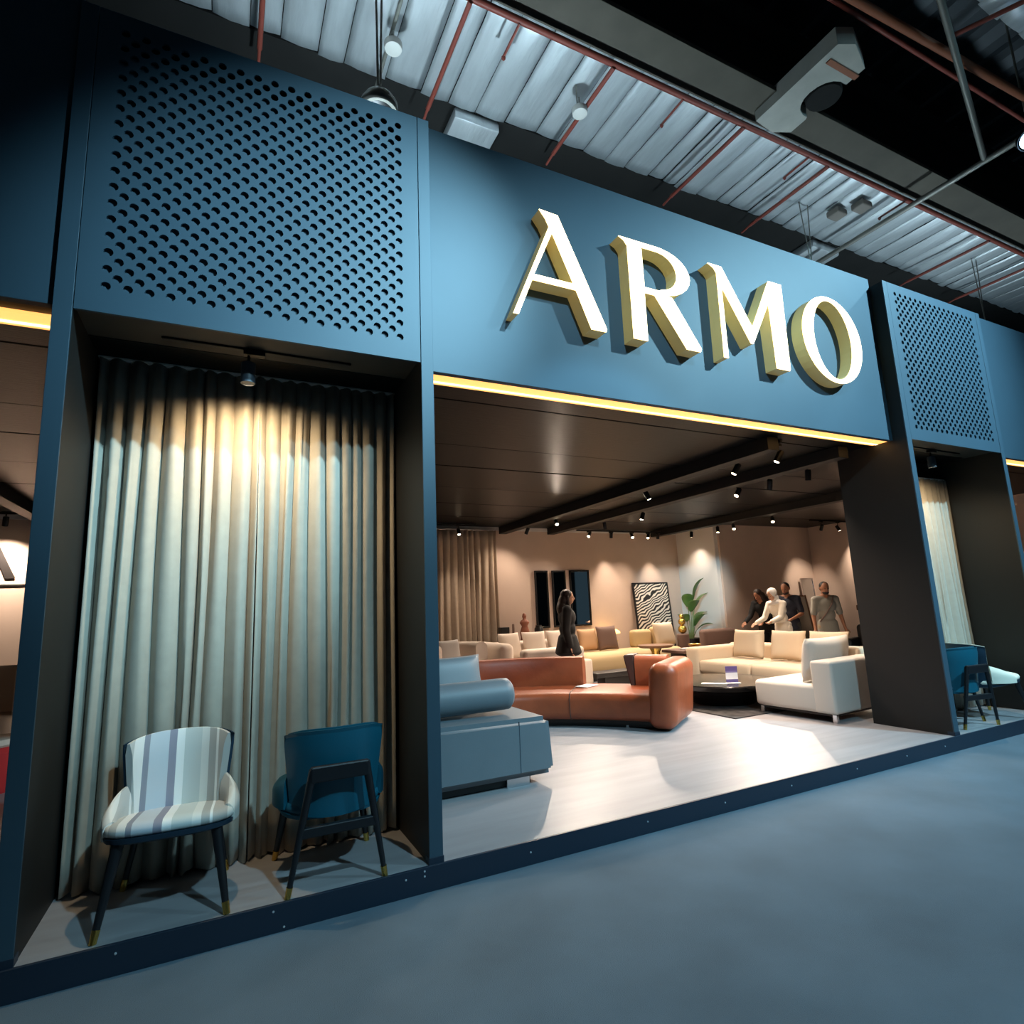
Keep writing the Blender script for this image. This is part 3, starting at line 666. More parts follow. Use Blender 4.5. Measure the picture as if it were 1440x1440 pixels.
# grey-blue island sofa at the front
t_ = thing('island_sofa', 'grey-blue leather island sofa right behind the near bay', 'sofa', (0, 0, ZP))
rb('plinth', 1.45, 2.98, 1.02, 2.0, 0.0, 0.075, 0.01, M_dk, t_)
bm = B(); box(bm, 1.30, 3.15, 0.90, 2.15, 0.075, 0.54, 0.0)
for v in bm.verts:
    if v.co.x > 3 and v.co.z > 0.3: v.co.x -= 0.03; v.co.z -= 0.03
bmesh.ops.bevel(bm, geom=list(bm.edges), offset=0.045, segments=5, affect='EDGES'); obj('base', bm, M_grey, t_, smooth=45)
bm = B(); box(bm, 2.834, 2.838, 0.898, 0.91, 0.12, 0.50); obj('seam', bm, M_shell, t_)
bm = B(); box(bm, 2.75, 2.95, 0.98, 1.06, 0.0, 0.075, 0.005); obj('foot', bm, M_chrome, t_)
bm = B(); n = 24; 
lathe(bm, [(0.02, 0), (0.10, 0.004), (0.125, 0.03), (0.128, 0.08), (0.128, 1.42), (0.125, 1.47), (0.10, 1.496), (0.02, 1.5)], 24); bmesh.ops.transform(bm, matrix=TM((1.42, 1.22, 0.675), ry=PI/2), verts=bm.verts); obj('bolster', bm, M_grey, t_, smooth=60)
rb('seat_cushion', 1.38, 2.70, 1.40, 2.1, 0.535, 0.558, 0.03, M_grey, t_)
cushion('pale blue-grey cushion leaning behind the bolster of the front sofa', 0.62, 0.40, 0.16, M_grey, (2.56, 1.66, ZP+0.565+0.215), rx=math.radians(-14), rz=math.radians(6))
# cognac curved sofa
t_ = thing('curved_sofa', 'curved cognac orange leather sofa in the middle of the showroom', 'sofa', (0, 0, ZP))
path = smooth_path([(3.35, 3.42), (3.75, 3.40), (4.25, 3.20), (4.74, 2.82), (5.10, 2.42), (5.32, 2.12)], 8)
half = [p for p in path]
bm = B(); sweep(bm, rrect(0.70, 0.10, 0.02, 2, 0.02, 0.05), path); obj('plinth', bm, M_dk, t_, smooth=40)
k = len(path)//2+3
for nm, seg in (('seat', path[:k]), ('seat', path[k-1:])):
    bm = B(); sweep(bm, rrect(0.92, 0.30, 0.085, 5, 0.0, 0.235), seg); obj(nm, bm, M_orange, t_, smooth=50)
# back wraps; u positive = left of travel = far side
pj = path[k-1]; dj = (path[k]-path[k-2]).normalized(); nj = Vector((-dj.y, dj.x, 0))
bm = B(); tube(bm, [pj+nj*u+Vector((0, 0, z)) for u, z in rrect(0.924, 0.304, 0.085, 5, 0.0, 0.235)], 0.005, 6); obj('seam', bm, M_brownback, t_)
kb = int(len(path)*0.60)
bm = B(); sweep(bm, [(0.22, 0.34), (0.20, 0.66), (0.24, 0.725), (0.32, 0.735), (0.40, 0.71), (0.47, 0.60), (0.47, 0.22), (0.40, 0.12), (0.30, 0.12)], path[:kb]); obj('backrest', bm, M_orange, t_, smooth=50)
kr = int(len(path)*0.80)
bm = B(); sweep(bm, [(0.24, 0.36), (0.24, 0.68), (0.30, 0.735), (0.40, 0.74), (0.46, 0.70), (0.47, 0.30), (0.42, 0.14), (0.30, 0.14)], path[kr:]); obj('backrest', bm, M_orange, t_, smooth=50)
d = (path[kr+1]-path[kr]).normalized(); pm = path[kr]
bm = B(); box(bm, -0.05, 0.0, 0.24, 0.56, 0.30, 0.745, 0.0)
for v in bm.verts:
    if v.co.x < -0.02 and v.co.z > 0.5: v.co.x -= 0.09
bmesh.ops.bevel(bm, geom=list(bm.edges), offset=0.015, segments=2, affect='EDGES'); bmesh.ops.transform(bm, matrix=TM((pm.x, pm.y, 0), rz=math.atan2(d.y, d.x)), verts=bm.verts); obj('backrest_end', bm, M_brownback, t_)
d = (path[-1]-path[-3]).normalized(); pe = path[-1]
bm = B(); box(bm, -0.04, 0.28, -0.50, 0.52, 0.02, 0.72, 0.12, 6)
for v in bm.verts:
    if v.co.z < 0.2: v.co.x -= 0.04
bmesh.ops.transform(bm, matrix=TM((pe.x, pe.y, 0), rz=math.atan2(d.y, d.x)), verts=bm.verts); obj('arm', bm, M_orange, t_, smooth=50)
bm = B(); lathe(bm, [(0.025, 0), (0.025, 0.03)], 10, (4.86, 2.22, 0)); obj('foot', bm, M_chrome, t_)
bm = B(); box(bm, -0.13, 0.13, -0.09, 0.09, 0, 0.004); o = tag(obj('leaflet', bm, M_white), 'white leaflet lying on the orange sofa seat', 'paper'); o.location = (4.80, 2.92, ZP+0.391); o.rotation_euler = (0, 0, 0.4)
# white end sofa unit at the right pillar
t_ = thing('end_sofa', 'white sofa unit with a single arm next to the right black wall', 'sofa', (6.70, 0.96, ZP), math.radians(4))
rb('seat', 0.0, 1.02, 0.20, 1.02, 0.09, 0.39, 0.05, M_pale_f, t_)
rb('arm', 0.0, 1.02, 0.0, 0.26, 0.09, 0.655, 0.035, M_pale_f, t_)
rb('base_frame', 0.06, 0.98, 0.06, 0.98, 0.06, 0.088, 0.004, M_dk, t_)
for (x, y) in ((0.03, 0.03), (0.03, 0.93), (0.95, 0.03), (0.95, 0.93)):
    bm = B(); box(bm, x-0.012, x+0.035, y-0.01, y+0.035, 0, 0.09, 0.003); obj('leg', bm, M_chrome, t_)
cushion('large white back cushion propped on the arm of the end sofa unit', 0.86, 0.50, 0.22, M_pale_f, (7.19, 1.37, ZP+0.39+0.255), rx=math.radians(10), rz=math.radians(4))
# cream corner sofa
t_ = thing('cream_sofa', 'long cream sofa facing the black coffee table', 'sofa', (0, 0, ZP))
rb('base', 7.90, 9.10, 2.05, 4.42, 0.05, 0.20, 0.03, M_cream_f, t_)
rb('seat', 7.82, 8.85, 2.10, 3.10, 0.19, 0.40, 0.06, M_cream_f, t_); rb('seat', 7.82, 8.85, 3.10, 4.16, 0.19, 0.40, 0.06, M_cream_f, t_)
rb('backrest', 8.80, 9.12, 2.05, 4.42, 0.19, 0.62, 0.06, M_cream_f, t_)
rb('arm', 7.80, 9.10, 4.14, 4.42, 0.08, 0.60, 0.06, M_cream_f, t_)
for (x, y) in ((7.95, 2.1), (7.95, 4.35), (9.0, 2.1), (9.0, 4.35)):
    bm = B(); box(bm, x-0.03, x+0.03, y-0.03, y+0.03, 0, 0.055); obj('foot', bm, M_dk, t_)
for lab, y in (('cream cushion on the far half of the long cream sofa', 3.78), ('cream cushion in the middle of the long cream sofa', 3.02), ('cream cushion on the near end of the long cream sofa', 2.34)):
    cushion(lab, 0.62, 0.46, 0.20, M_cream_f, (8.62, y, ZP+0.40+0.23), rx=math.radians(-12), rz=math.radians(-90), group='cushions of the cream sofa')
# rug, coffee table
bm = B(); box(bm, 6.10, 7.86, 1.82, 4.3, 0, 0.012, 0.003); o = obj('rug', bm, mat('dark_mottled_rug', (52, 49, 48), 1.0, noise=0.75, nscale=9, bump=0.6, bscale=160)); o.location = (0, 0, ZP); tag(o, 'dark mottled grey rug under the black coffee table', 'rug')
t_ = thing('coffee_table', 'low round black stone coffee table on the dark rug', 'table', (6.86, 2.72, ZP+0.012))
bm = B(); lathe(bm, [(0.40, 0.0), (0.42, 0.02), (0.46, 0.12), (0.54, 0.20)], 32); obj('base', bm, M_marble, t_, smooth=40)
bm = B(); lathe(bm, [(0.58, 0.19), (0.68, 0.215), (0.71, 0.27), (0.70, 0.285), (0.1, 0.286)], 40); obj('table_top', bm, M_marble, t_, smooth=40)
t_ = thing('leaflet_stand', 'small purple and white leaflet stand on the black coffee table', 'sign', (6.72, 2.40, ZP+0.298), math.radians(-32))
bm = B(); box(bm, -0.075, 0.075, 0.0, 0.012, 0.0, 0.21); obj('card', bm, ramp_mat('leaflet_print', [(0.0, (74, 66, 120)), (0.22, (222, 222, 230)), (0.62, (120, 110, 160)), (0.72, (88, 72, 130))], 2, 1/0.21, 0), t_)
bm = B(); box(bm, -0.09, 0.09, -0.07, 0.0, 0.0, 0.006); obj('foot', bm, M_white, t_)
bm = B(); box(bm, -0.16, 0.16, -0.05, 0.05, 0, 0.006); o = tag(obj('flyer', bm, M_white), 'white flyer lying beside the leaflet stand', 'paper'); o.location = (6.50, 2.50, ZP+0.2985); o.rotation_euler = (0, 0, -0.9)

# white sofas and armchair at the back left
t_ = thing('lounge_armchair', 'white rounded armchair in front of the taupe curtain', 'armchair', (3.92, 5.25, ZP), math.radians(20))
rb('seat', -0.42, 0.42, -0.42, 0.36, 0.12, 0.52, 0.08, M_white_f, t_)
bm = B(); sweep(bm, rrect(0.2, 0.72, 0.09, 4, 0, 0.52), [(0.46*math.cos(math.radians(a)), 0.46*math.sin(math.radians(a))) for a in range(-25, 206, 15)]); obj('wrap_back', bm, M_white_f, t_, smooth=50)
for (x, y) in ((-0.3, -0.3), (0.3, -0.3), (-0.3, 0.3), (0.3, 0.3)):
    bm = B(); tube(bm, [(x, y, 0), (x, y, 0.17)], 0.02, 8); obj('leg', bm, M_dk, t_)
cushion('grey cushion in the white rounded armchair', 0.46, 0.40, 0.16, mat('light_grey_fabric', (172, 166, 160), 0.9), (3.82, 5.2, ZP+0.52+0.22), rx=math.radians(-10), rz=math.radians(20))
t_ = thing('white_sofa', 'white boucle sofa below the narrow mirrors', 'sofa', (0, 0, ZP))
rb('base', 4.75, 6.35, 5.05, 6.0, 0.06, 0.48, 0.05, M_white_f, t_); rb('backrest', 4.75, 6.35, 5.92, 6.18, 0.10, 0.80, 0.08, M_white_f, t_)
rb('arm', 4.62, 4.86, 5.0, 6.18, 0.06, 0.83, 0.09, M_white_f, t_)
for (x, y) in ((4.8, 5.15), (6.25, 5.15), (4.8, 6.05), (6.25, 6.05)):
    bm = B(); box(bm, x-0.03, x+0.03, y-0.03, y+0.03, 0, 0.065); obj('foot', bm, M_dk, t_)
for lab, x, rz in (('white pillow at the left on the white boucle sofa', 5.12, 0.15), ('white pillow in the middle of the white boucle sofa', 5.60, -0.1), ('grey-white pillow right of the others on the white boucle sofa', 6.07, 0.05)):
    cushion(lab, 0.44, 0.44, 0.16, M_white_f, (x, 5.72, ZP+0.48+0.27), rx=math.radians(-16), rz=rz, group='pillows of the white sofa')
t_ = thing('low_sofa', 'low white sofa seen from behind beside the woman in black', 'sofa', (0, 0, ZP))
rb('backrest', 4.85, 5.95, 4.66, 4.88, 0.10, 0.74, 0.07, M_white_f, t_); rb('seat', 4.85, 5.95, 4.86, 5.00, 0.1, 0.42, 0.04, M_white_f, t_)
for x in (4.95, 5.85):
    bm = B(); box(bm, x-0.03, x+0.03, 4.7, 4.95, 0, 0.105); obj('foot', bm, M_dk, t_)
# console with ornaments
t_ = thing('console_table', 'dark console table behind the white boucle sofa', 'table', (0, 0, ZP))
rb('top', 5.0, 6.3, 6.32, 6.62, 0.70, 0.74, 0.005, M_wood, t_)
for (x, y) in ((5.05, 6.36), (6.25, 6.36), (5.05, 6.58), (6.25, 6.58)):
    bm = B(); box(bm, x-0.02, x+0.02, y-0.02, y+0.02, 0, 0.70); obj('leg', bm, M_wood, t_)
ZC = ZP+0.74
bm = B(); box(bm, 5.27, 5.44, 6.36, 6.5, 0, 0.30, 0.008, 2); o = tag(obj('black_vase', bm, M_dkmetal), 'dark rectangular block vase on the console', 'vase'); o.location = (0, 0, ZC)
bm = B(); lathe(bm, [(0.05, 0), (0.055, 0.01), (0.015, 0.03), (0.012, 0.1), (0.022, 0.12), (0.022, 0.34), (0.012, 0.35)], 12); o = tag(obj('candlestick', bm, M_taupe, smooth=50), 'slim brown candlestick on the console', 'candlestick'); o.location = (5.56, 6.45, ZC)
bm = B(); lathe(bm, [(0.09, 0), (0.10, 0.02), (0.085, 0.10), (0.10, 0.18), (0.075, 0.26), (0.06, 0.30), (0.10, 0.36), (0.075, 0.40), (0.03, 0.43), (0.045, 0.47), (0.035, 0.52), (0.005, 0.54)], 16)
for v in bm.verts: v.co.y *= 0.6
o = tag(obj('torso_sculpture', bm, mat('terracotta', (140, 84, 62), 0.5), smooth=60), 'brown torso sculpture on the console', 'sculpture'); o.location = (5.80, 6.45, ZC)
bm = B(); lathe(bm, [(0.08, 0), (0.085, 0.02), (0.085, 0.24), (0.06, 0.27), (0.06, 0.30), (0.005, 0.30)], 16); o = tag(obj('black_jar', bm, M_dkmetal, smooth=40), 'black jar at the right end of the console', 'jar'); o.location = (6.10, 6.45, ZC)
# mirrors
M_mirror = mat('mirror_glass', (215, 220, 222), 0.02, metal=1.0)
for lab, x0, x1 in (('narrow left wall mirror with black frame', 6.29, 6.59), ('narrow middle wall mirror with black frame', 6.69, 7.01), ('wide right wall mirror with black frame', 7.11, 7.59)):
    t_ = thing('wall_mirror', lab, 'mirror', ((x0+x1)/2, YB-0.02, 1.66), 0, 'black framed mirrors on the back wall'); hw = (x1-x0)/2; hh = 0.57
    bm = B()
    for (a, b, c, d) in ((-hw, hw, hh-0.03, hh), (-hw, hw, -hh, -hh+0.03), (-hw, -hw+0.03, -hh+0.03, hh-0.03), (hw-0.03, hw, -hh+0.03, hh-0.03)): box(bm, a, b, -0.03, 0.005, c, d, 0.003)
    obj('frame', bm, M_dkmetal, t_); bm = B(); box(bm, -hw+0.03, hw-0.03, -0.012, -0.006, -hh+0.03, hh-0.03); obj('glass', bm, M_mirror, t_)
# beige sofa group
t_ = thing('beige_sofa', 'beige velvet low sofa with rounded ends along the back wall', 'sofa', (0, 0, ZP))
rb('base', 6.55, 9.0, 5.65, 6.45, 0.10, 0.50, 0.16, M_beige_f, t_, 6); rb('plinth', 6.75, 8.8, 5.75, 6.40, 0.0, 0.11, 0.01, M_dk, t_)
rb('backrest', 8.15, 8.62, 6.22, 6.42, 0.48, 0.84, 0.07, M_beige_f, t_); rb('backrest', 8.66, 9.0, 6.1, 6.42, 0.48, 0.88, 0.07, M_beige_f, t_)
cushion('tan cushion on the left end of the beige sofa', 0.42, 0.42, 0.16, mat('tan_velvet', (190, 150, 112), 0.8), (7.02, 6.2, ZP+0.5+0.22), rx=math.radians(-12))
cushion('dark brown cushion on the beige sofa', 0.46, 0.46, 0.15, M_taupe, (7.42, 6.12, ZP+0.5+0.235), rx=math.radians(-12))
cushion('pale beige cushion on the right end of the beige sofa', 0.50, 0.46, 0.18, M_cream_f, (8.72, 5.98, ZP+0.5+0.25), rx=math.radians(-14))
t_ = thing('mushroom_lamp', 'glowing cream mushroom table lamp behind the beige sofa', 'lamp', (7.86, 6.67, ZP))
bm = B(); lathe(bm, [(0.17, 0), (0.17, 0.62), (0.19, 0.64), (0.02, 0.64)], 20); obj('pedestal', bm, M_beige_f, t_, smooth=40)
bm = B(); lathe(bm, [(0.07, 0.64), (0.03, 0.68), (0.03, 0.78), (0.05, 0.79)], 14); obj('stem', bm, M_cream_f, t_, smooth=40)
bm = B(); lathe(bm, [(0.20, 0.775), (0.235, 0.785), (0.225, 0.82), (0.16, 0.865), (0.06, 0.885), (0.005, 0.888)], 24); obj('shade', bm, mat('glowing_shade', (255, 226, 160), 0.5, emit=(255, 206, 120), estr=1.6), t_, smooth=60)
# low tables
t_ = thing('pedestal_table', 'round wooden pedestal side table by the beige sofa', 'table', (7.70, 5.05, ZP))
bm = B(); lathe(bm, [(0.16, 0), (0.16, 0.02), (0.07, 0.06), (0.075, 0.5), (0.12, 0.58)], 18); obj('pedestal', bm, M_brass, t_, smooth=40)
bm = B(); lathe(bm, [(0.28, 0.58), (0.31, 0.60), (0.31, 0.625), (0.02, 0.626)], 28); obj('table_top', bm, mat('walnut', (120, 84, 56), 0.4), t_, smooth=40)
t_ = thing('low_table', 'dark square low table beside the pedestal table', 'table', (8.42, 4.95, ZP))
rb('table_top', -0.42, 0.42, -0.30, 0.30, 0.46, 0.51, 0.008, M_taupe, t_); rb('base', -0.3, 0.3, -0.2, 0.2, 0, 0.46, 0.01, M_dk, t_)
bm = B(); lathe(bm, [(0.04, 0), (0.05, 0.01), (0.11, 0.06), (0.12, 0.08), (0.09, 0.06), (0.01, 0.03)], 18); o = tag(obj('brass_bowl', bm, M_brass, smooth=60), 'shiny brass bowl on the dark low table', 'bowl'); o.location = (8.56, 4.98, ZP+0.51)
bm = B(); box(bm, -0.1, 0.1, -0.07, 0.07, 0, 0.03, 0.003); o = tag(obj('book', bm, M_white), 'white book lying on the dark low table', 'book'); o.location = (8.24, 4.86, ZP+0.51)
t_ = thing('low_bench', 'long low black table in front of the beige sofa', 'table', (6.85, 5.15, ZP)); rb('slab', -0.5, 0.45, -0.18, 0.18, 0.16, 0.24, 0.01, M_dk, t_); rb('base', -0.3, 0.3, -0.12, 0.12, 0.0, 0.16, 0.01, M_dk, t_)
bm = B(); box(bm, 6.02, 7.35, 4.32, 4.95, 0, 0.01, 0.003); o = tag(obj('rug', bm, mat('white_rug', (228, 222, 216), 1.0, bump=0.4, bscale=160)), 'white rug behind the curved orange sofa', 'rug'); o.location = (0, 0, ZP)
# brown sofa
t_ = thing('brown_sofa', 'brown taupe sofa with low back in front of the pale return wall', 'sofa', (0, 0, ZP))
rb('seat', 8.95, 10.15, 4.72, 5.45, 0.08, 0.50, 0.09, M_taupe, t_); rb('backrest', 9.25, 10.15, 5.40, 5.60, 0.08, 0.80, 0.07, M_taupe, t_)
for (x, y) in ((9.05, 4.85), (10.05, 4.85), (9.3, 5.5), (10.05, 5.5)):
    bm = B(); box(bm, x-0.03, x+0.03, y-0.03, y+0.03, 0, 0.09); obj('foot', bm, M_dk, t_)
# striped picture
t_ = thing('striped_picture', 'large black and white wavy striped picture leaning on the wall', 'picture', (9.19, 6.72, ZP)); 
M_z = bpy.data.materials.new('wavy_stripes'); M_z.use_nodes = True; nt = M_z.node_tree; pb = nt.nodes['Principled BSDF']; pb.inputs['Roughness'].default_value = 0.6
tc = nt.nodes.new('ShaderNodeTexCoord'); mp = nt.nodes.new('ShaderNodeMapping'); wv = nt.nodes.new('ShaderNodeTexWave'); cr = nt.nodes.new('ShaderNodeValToRGB')
mp.inputs['Rotation'].default_value = (0, math.radians(28), 0); wv.wave_type = 'BANDS'; wv.bands_direction = 'Z'
wv.inputs['Scale'].default_value = 5.0; wv.inputs['Distortion'].default_value = 11.0; wv.inputs['Detail'].default_value = 1.0; wv.inputs['Detail Scale'].default_value = 0.8
cr.color_ramp.elements[0].position = 0.46; cr.color_ramp.elements[1].position = 0.54; cr.color_ramp.elements[0].color = lin((30, 27, 26)); cr.color_ramp.elements[1].color = lin((226, 216, 200))
nt.links.new(tc.outputs['Object'], mp.inputs[0]); nt.links.new(mp.outputs[0], wv.inputs[0]); nt.links.new(wv.outputs['Fac'], cr.inputs[0]); nt.links.new(cr.outputs[0], pb.inputs['Base Color'])
LM = TM((0, 0, 0), rx=math.radians(-4.5))
bm = B(); box(bm, -0.46, 0.46, -0.012, 0.012, 0.02, 1.80, M=LM); obj('canvas', bm, M_z, t_)
bm = B()
for (a, b, c, d) in ((-0.49, 0.49, 1.79, 1.82), (-0.49, 0.49, 0.0, 0.03), (-0.49, -0.46, 0.03, 1.79), (0.46, 0.49, 0.03, 1.79)): box(bm, a, b, -0.022, 0.02, c, d, 0.003, M=LM)
obj('frame', bm, M_wood, t_)
# plant
t_ = thing('potted_plant', 'tall broad-leaved green plant in a dark pot by the pale wall', 'plant', (9.60, 6.18, ZP))
bm = B(); lathe(bm, [(0.16, 0), (0.20, 0.04), (0.23, 0.55), (0.22, 0.60), (0.19, 0.58), (0.02, 0.57)], 22); obj('pot', bm, M_dk, t_, smooth=40)
M_leaf = mat('green_leaf', (92, 122, 62), 0.4, noise=0.2, nscale=6); M_stem = mat('leaf_stem', (120, 140, 84), 0.5)
rnd = random.Random(4)
for k, (az, h, ln, el) in enumerate(((5.2, 1.40, 0.55, 82), (4.4, 1.15, 0.45, 60), (5.8, 1.2, 0.5, 70), (3.6, 0.95, 0.40, 50), (4.9, 0.85, 0.45, 62), (6.1, 0.95, 0.40, 55), (4.0, 1.25, 0.40, 72), (5.5, 0.75, 0.40, 48))):
    dx, dy = math.cos(az), math.sin(az); base = Vector((0.05*dx, 0.05*dy, 0.57)); tip = Vector((0.13*dx, 0.13*dy, h))
    bm = B(); tube(bm, [base, base*0.5+tip*0.5+Vector((-0.02*dx, 0, 0)), tip], 0.014, 6, r1=0.007); st = obj('stem', bm, M_stem, t_, smooth=60)
    e = math.radians(el); L = ln; bm = B(); G = []
    for i in range(9):
        u = i/8; bend = e - u*0.7; c = tip + Vector((dx*math.cos(e-0.35*u), dy*math.cos(e-0.35*u), math.sin(e-0.5*u)))*L*u
        wd = 0.12*math.sin(PI*min(1, u*0.93+0.06))**0.8; side = Vector((-dy, dx, 0))
        G.append([bm.verts.new(c+side*wd*s+Vector((0, 0, 0.25*abs(s)*wd))) for s in (-1, -0.5, 0, 0.5, 1)])
    for a, b in zip(G, G[1:]):
        for q in range(4): bm.faces.new((a[q], a[q+1], b[q+1], b[q]))
    lf = obj('leaf', bm, M_leaf, t_, smooth=180); md = lf.modifiers.new('thickness', 'SOLIDIFY'); md.thickness = 0.003
t_ = thing('gold_ornament', 'gold round ornament on a stand left of the plant', 'ornament', (9.14, 5.90, ZP))
bm = B(); lathe(bm, [(0.12, 0), (0.12, 0.70), (0.1, 0.72), (0.01, 0.72)], 16); obj('stand', bm, M_taupe, t_, smooth=40)
for k, z in enumerate((0.81, 0.96, 1.07)):
    bm = B(); bmesh.ops.create_icosphere(bm, subdivisions=2, radius=(0.09, 0.075, 0.05)[k]); bmesh.ops.translate(bm, vec=(0, 0, z), verts=bm.verts); obj('gold_ball', bm, M_brass, t_, smooth=180)

# right-hand corner
t_ = thing('reception_counter', 'dark counter behind the group of people', 'counter', (0, 0, ZP)); rb('body', 10.98, 11.35, 5.15, 5.6, 0, 0.86, 0.01, M_dk, t_); rb('top', 10.94, 11.39, 5.11, 5.64, 0.86, 0.90, 0.004, M_marble, t_)
t_ = thing('standing_mirror', 'tall narrow grey mirror leaning in the right corner', 'mirror', (12.72, 5.50, ZP)); LM = TM((0, 0, 0), rx=math.radians(-4))
bm = B(); box(bm, -0.19, 0.19, -0.006, 0.006, 0.03, 1.75, M=LM); obj('glass', bm, M_mirror, t_); bm = B()
for (a, b, c, d) in ((-0.21, 0.21, 1.75, 1.78), (-0.21, 0.21, 0.0, 0.03), (-0.21, -0.19, 0.03, 1.75), (0.19, 0.21, 0.03, 1.75)): box(bm, a, b, -0.015, 0.012, c, d, 0.002, M=LM)
obj('frame', bm, M_chrome, t_)
t_ = thing('framed_print', 'wood framed pale landscape print leaning behind the grey shirted man', 'picture', (11.72, 5.0, ZP)); LM = TM((0, 0, 0), rx=math.radians(-9), rz=math.radians(-6))
bm = B(); box(bm, -0.27, 0.27, -0.008, 0.008, 0.03, 1.38, M=LM); obj('print', bm, ramp_mat('misty_print', [(0.0, (150, 140, 120)), (0.35, (120, 112, 100)), (0.6, (190, 182, 166)), (1.0, (214, 206, 190))], 2, 1/1.4, 0, interp='EASE'), t_); bm = B()
for (a, b, c, d) in ((-0.30, 0.30, 1.38, 1.41), (-0.30, 0.30, 0.0, 0.03), (-0.30, -0.27, 0.03, 1.38), (0.27, 0.30, 0.03, 1.38)): box(bm, a, b, -0.02, 0.016, c, d, 0.003, M=LM)
obj('frame', bm, mat('oak_frame', (140, 100, 66), 0.5), t_)
rb_ = thing('wall_shelf', 'thick brown wooden shelf on the right side wall', 'shelf', (0, 0, 0)); rb('board', 12.68, 13.09, 2.9, 4.5, 1.16, 1.27, 0.006, mat('brown_wood', (104, 72, 48), 0.5), rb_); rb('bracket', 13.0, 13.095, 3.0, 3.08, 1.0, 1.16, 0.003, M_dk, rb_); rb('bracket', 13.0, 13.095, 4.1, 4.18, 1.0, 1.16, 0.003, M_dk, rb_)
t_ = thing('speaker_box', 'dark box standing on the brown wall shelf', 'box', (12.88, 3.75, 1.27)); rb('body', -0.17, 0.17, -0.3, 0.3, 0, 0.30, 0.008, M_dk, t_); rb('front_cover', -0.175, -0.17, -0.27, 0.27, 0.03, 0.27, 0.001, M_dkmetal, t_)
t_ = thing('dark_armchair', 'dark armchair half hidden by the right black wall', 'armchair', (11.1, 3.15, ZP), math.radians(-70))
rb('seat', -0.36, 0.36, -0.36, 0.30, 0.14, 0.44, 0.06, M_dk, t_); rb('backrest', -0.38, 0.38, 0.24, 0.40, 0.14, 0.82, 0.06, M_dk, t_); rb('arm', -0.46, -0.34, -0.34, 0.36, 0.14, 0.60, 0.04, M_dk, t_); rb('arm', 0.34, 0.46, -0.34, 0.36, 0.14, 0.60, 0.04, M_dk, t_)
for (x, y) in ((-0.3, -0.28), (0.3, -0.28), (-0.3, 0.28), (0.3, 0.28)):
    bm = B(); tube(bm, [(x, y, 0), (x, y, 0.16)], 0.018, 8); obj('leg', bm, M_wood, t_)
t_ = thing('amber_vase', 'amber flame shaped vase on a grey stand near the right black wall', 'vase', (11.55, 3.62, ZP))
bm = B(); lathe(bm, [(0.16, 0), (0.15, 0.55), (0.13, 0.58), (0.01, 0.58)], 16); obj('stand', bm, mat('grey_stand', (120, 116, 112), 0.7), t_, smooth=40)
bm = B(); lathe(bm, [(0.05, 0.58), (0.08, 0.66), (0.075, 0.78), (0.045, 0.92), (0.02, 1.02), (0.005, 1.04)], 14); obj('flame_body', bm, mat('amber_glass', (226, 160, 90), 0.25), t_, smooth=60)
# left opening: wall letter with rule, armchair, red stool
M_ink = mat('black_letter', (34, 30, 30), 0.5)
off = Vector((-2.66-2.49, 0, 0))
bm = B(); pts = [(x-2.49, z-b0) for x, z in L_A[0]]; hs = [[(x-2.49, z-b0) for x, z in h] for h in L_A[1]]
ff, lp = prism(bm, pts, hs, 0, 0); e = bmesh.ops.extrude_face_region(bm, geom=ff); bmesh.ops.translate(bm, vec=(0, 0.02, 0), verts=[v for v in e['geom'] if isinstance(v, bmesh.types.BMVert)])
bmesh.ops.scale(bm, vec=(0.72, 1, 0.72), verts=bm.verts); o = tag(obj('wall_letter', bm, M_ink), 'black letter A on the beige wall in the left opening', 'letter'); o.location = (-2.46, YB-0.033, 2.20)
bm = B(); box(bm, -3.4, -1.55, YB-0.03, YB-0.013, 2.10, 2.118); tag(obj('wall_rule', bm, M_ink), 'thin black line on the wall below the letter', 'trim')
t_ = thing('wire_armchair', 'pale armchair at the left edge behind the near bay', 'armchair', (-1.62, 5.1, ZP), 0)
rb('seat', -0.38, 0.38, -0.36, 0.34, 0.2, 0.46, 0.08, M_white_f, t_)
bm = B(); sweep(bm, rrect(0.12, 0.7, 0.055, 4, 0, 0.62), [(0.40*math.cos(math.radians(a)), 0.40*math.sin(math.radians(a))) for a in range(-20, 201, 15)]); obj('wrap_back', bm, M_white_f, t_, smooth=50)
for (x, y) in ((-0.28, -0.26), (0.28, -0.26), (-0.28, 0.26), (0.28, 0.26)):
    bm = B(); tube(bm, [(x, y, 0), (x, y, 0.22)], 0.015, 8); obj('leg', bm, M_dk, t_)
t_ = thing('red_pouf', 'red pouf with pale top at the left edge', 'pouf', (-1.12, 3.5, ZP))
bm = B(); lathe(bm, [(0.26, 0), (0.30, 0.05), (0.30, 0.34), (0.26, 0.38)], 24); obj('body', bm, mat('red_fabric', (190, 40, 44), 0.8), t_, smooth=40)
bm = B(); lathe(bm, [(0.27, 0.38), (0.29, 0.40), (0.26, 0.44), (0.02, 0.445)], 24); obj('top_cushion', bm, M_white_f, t_, smooth=40)

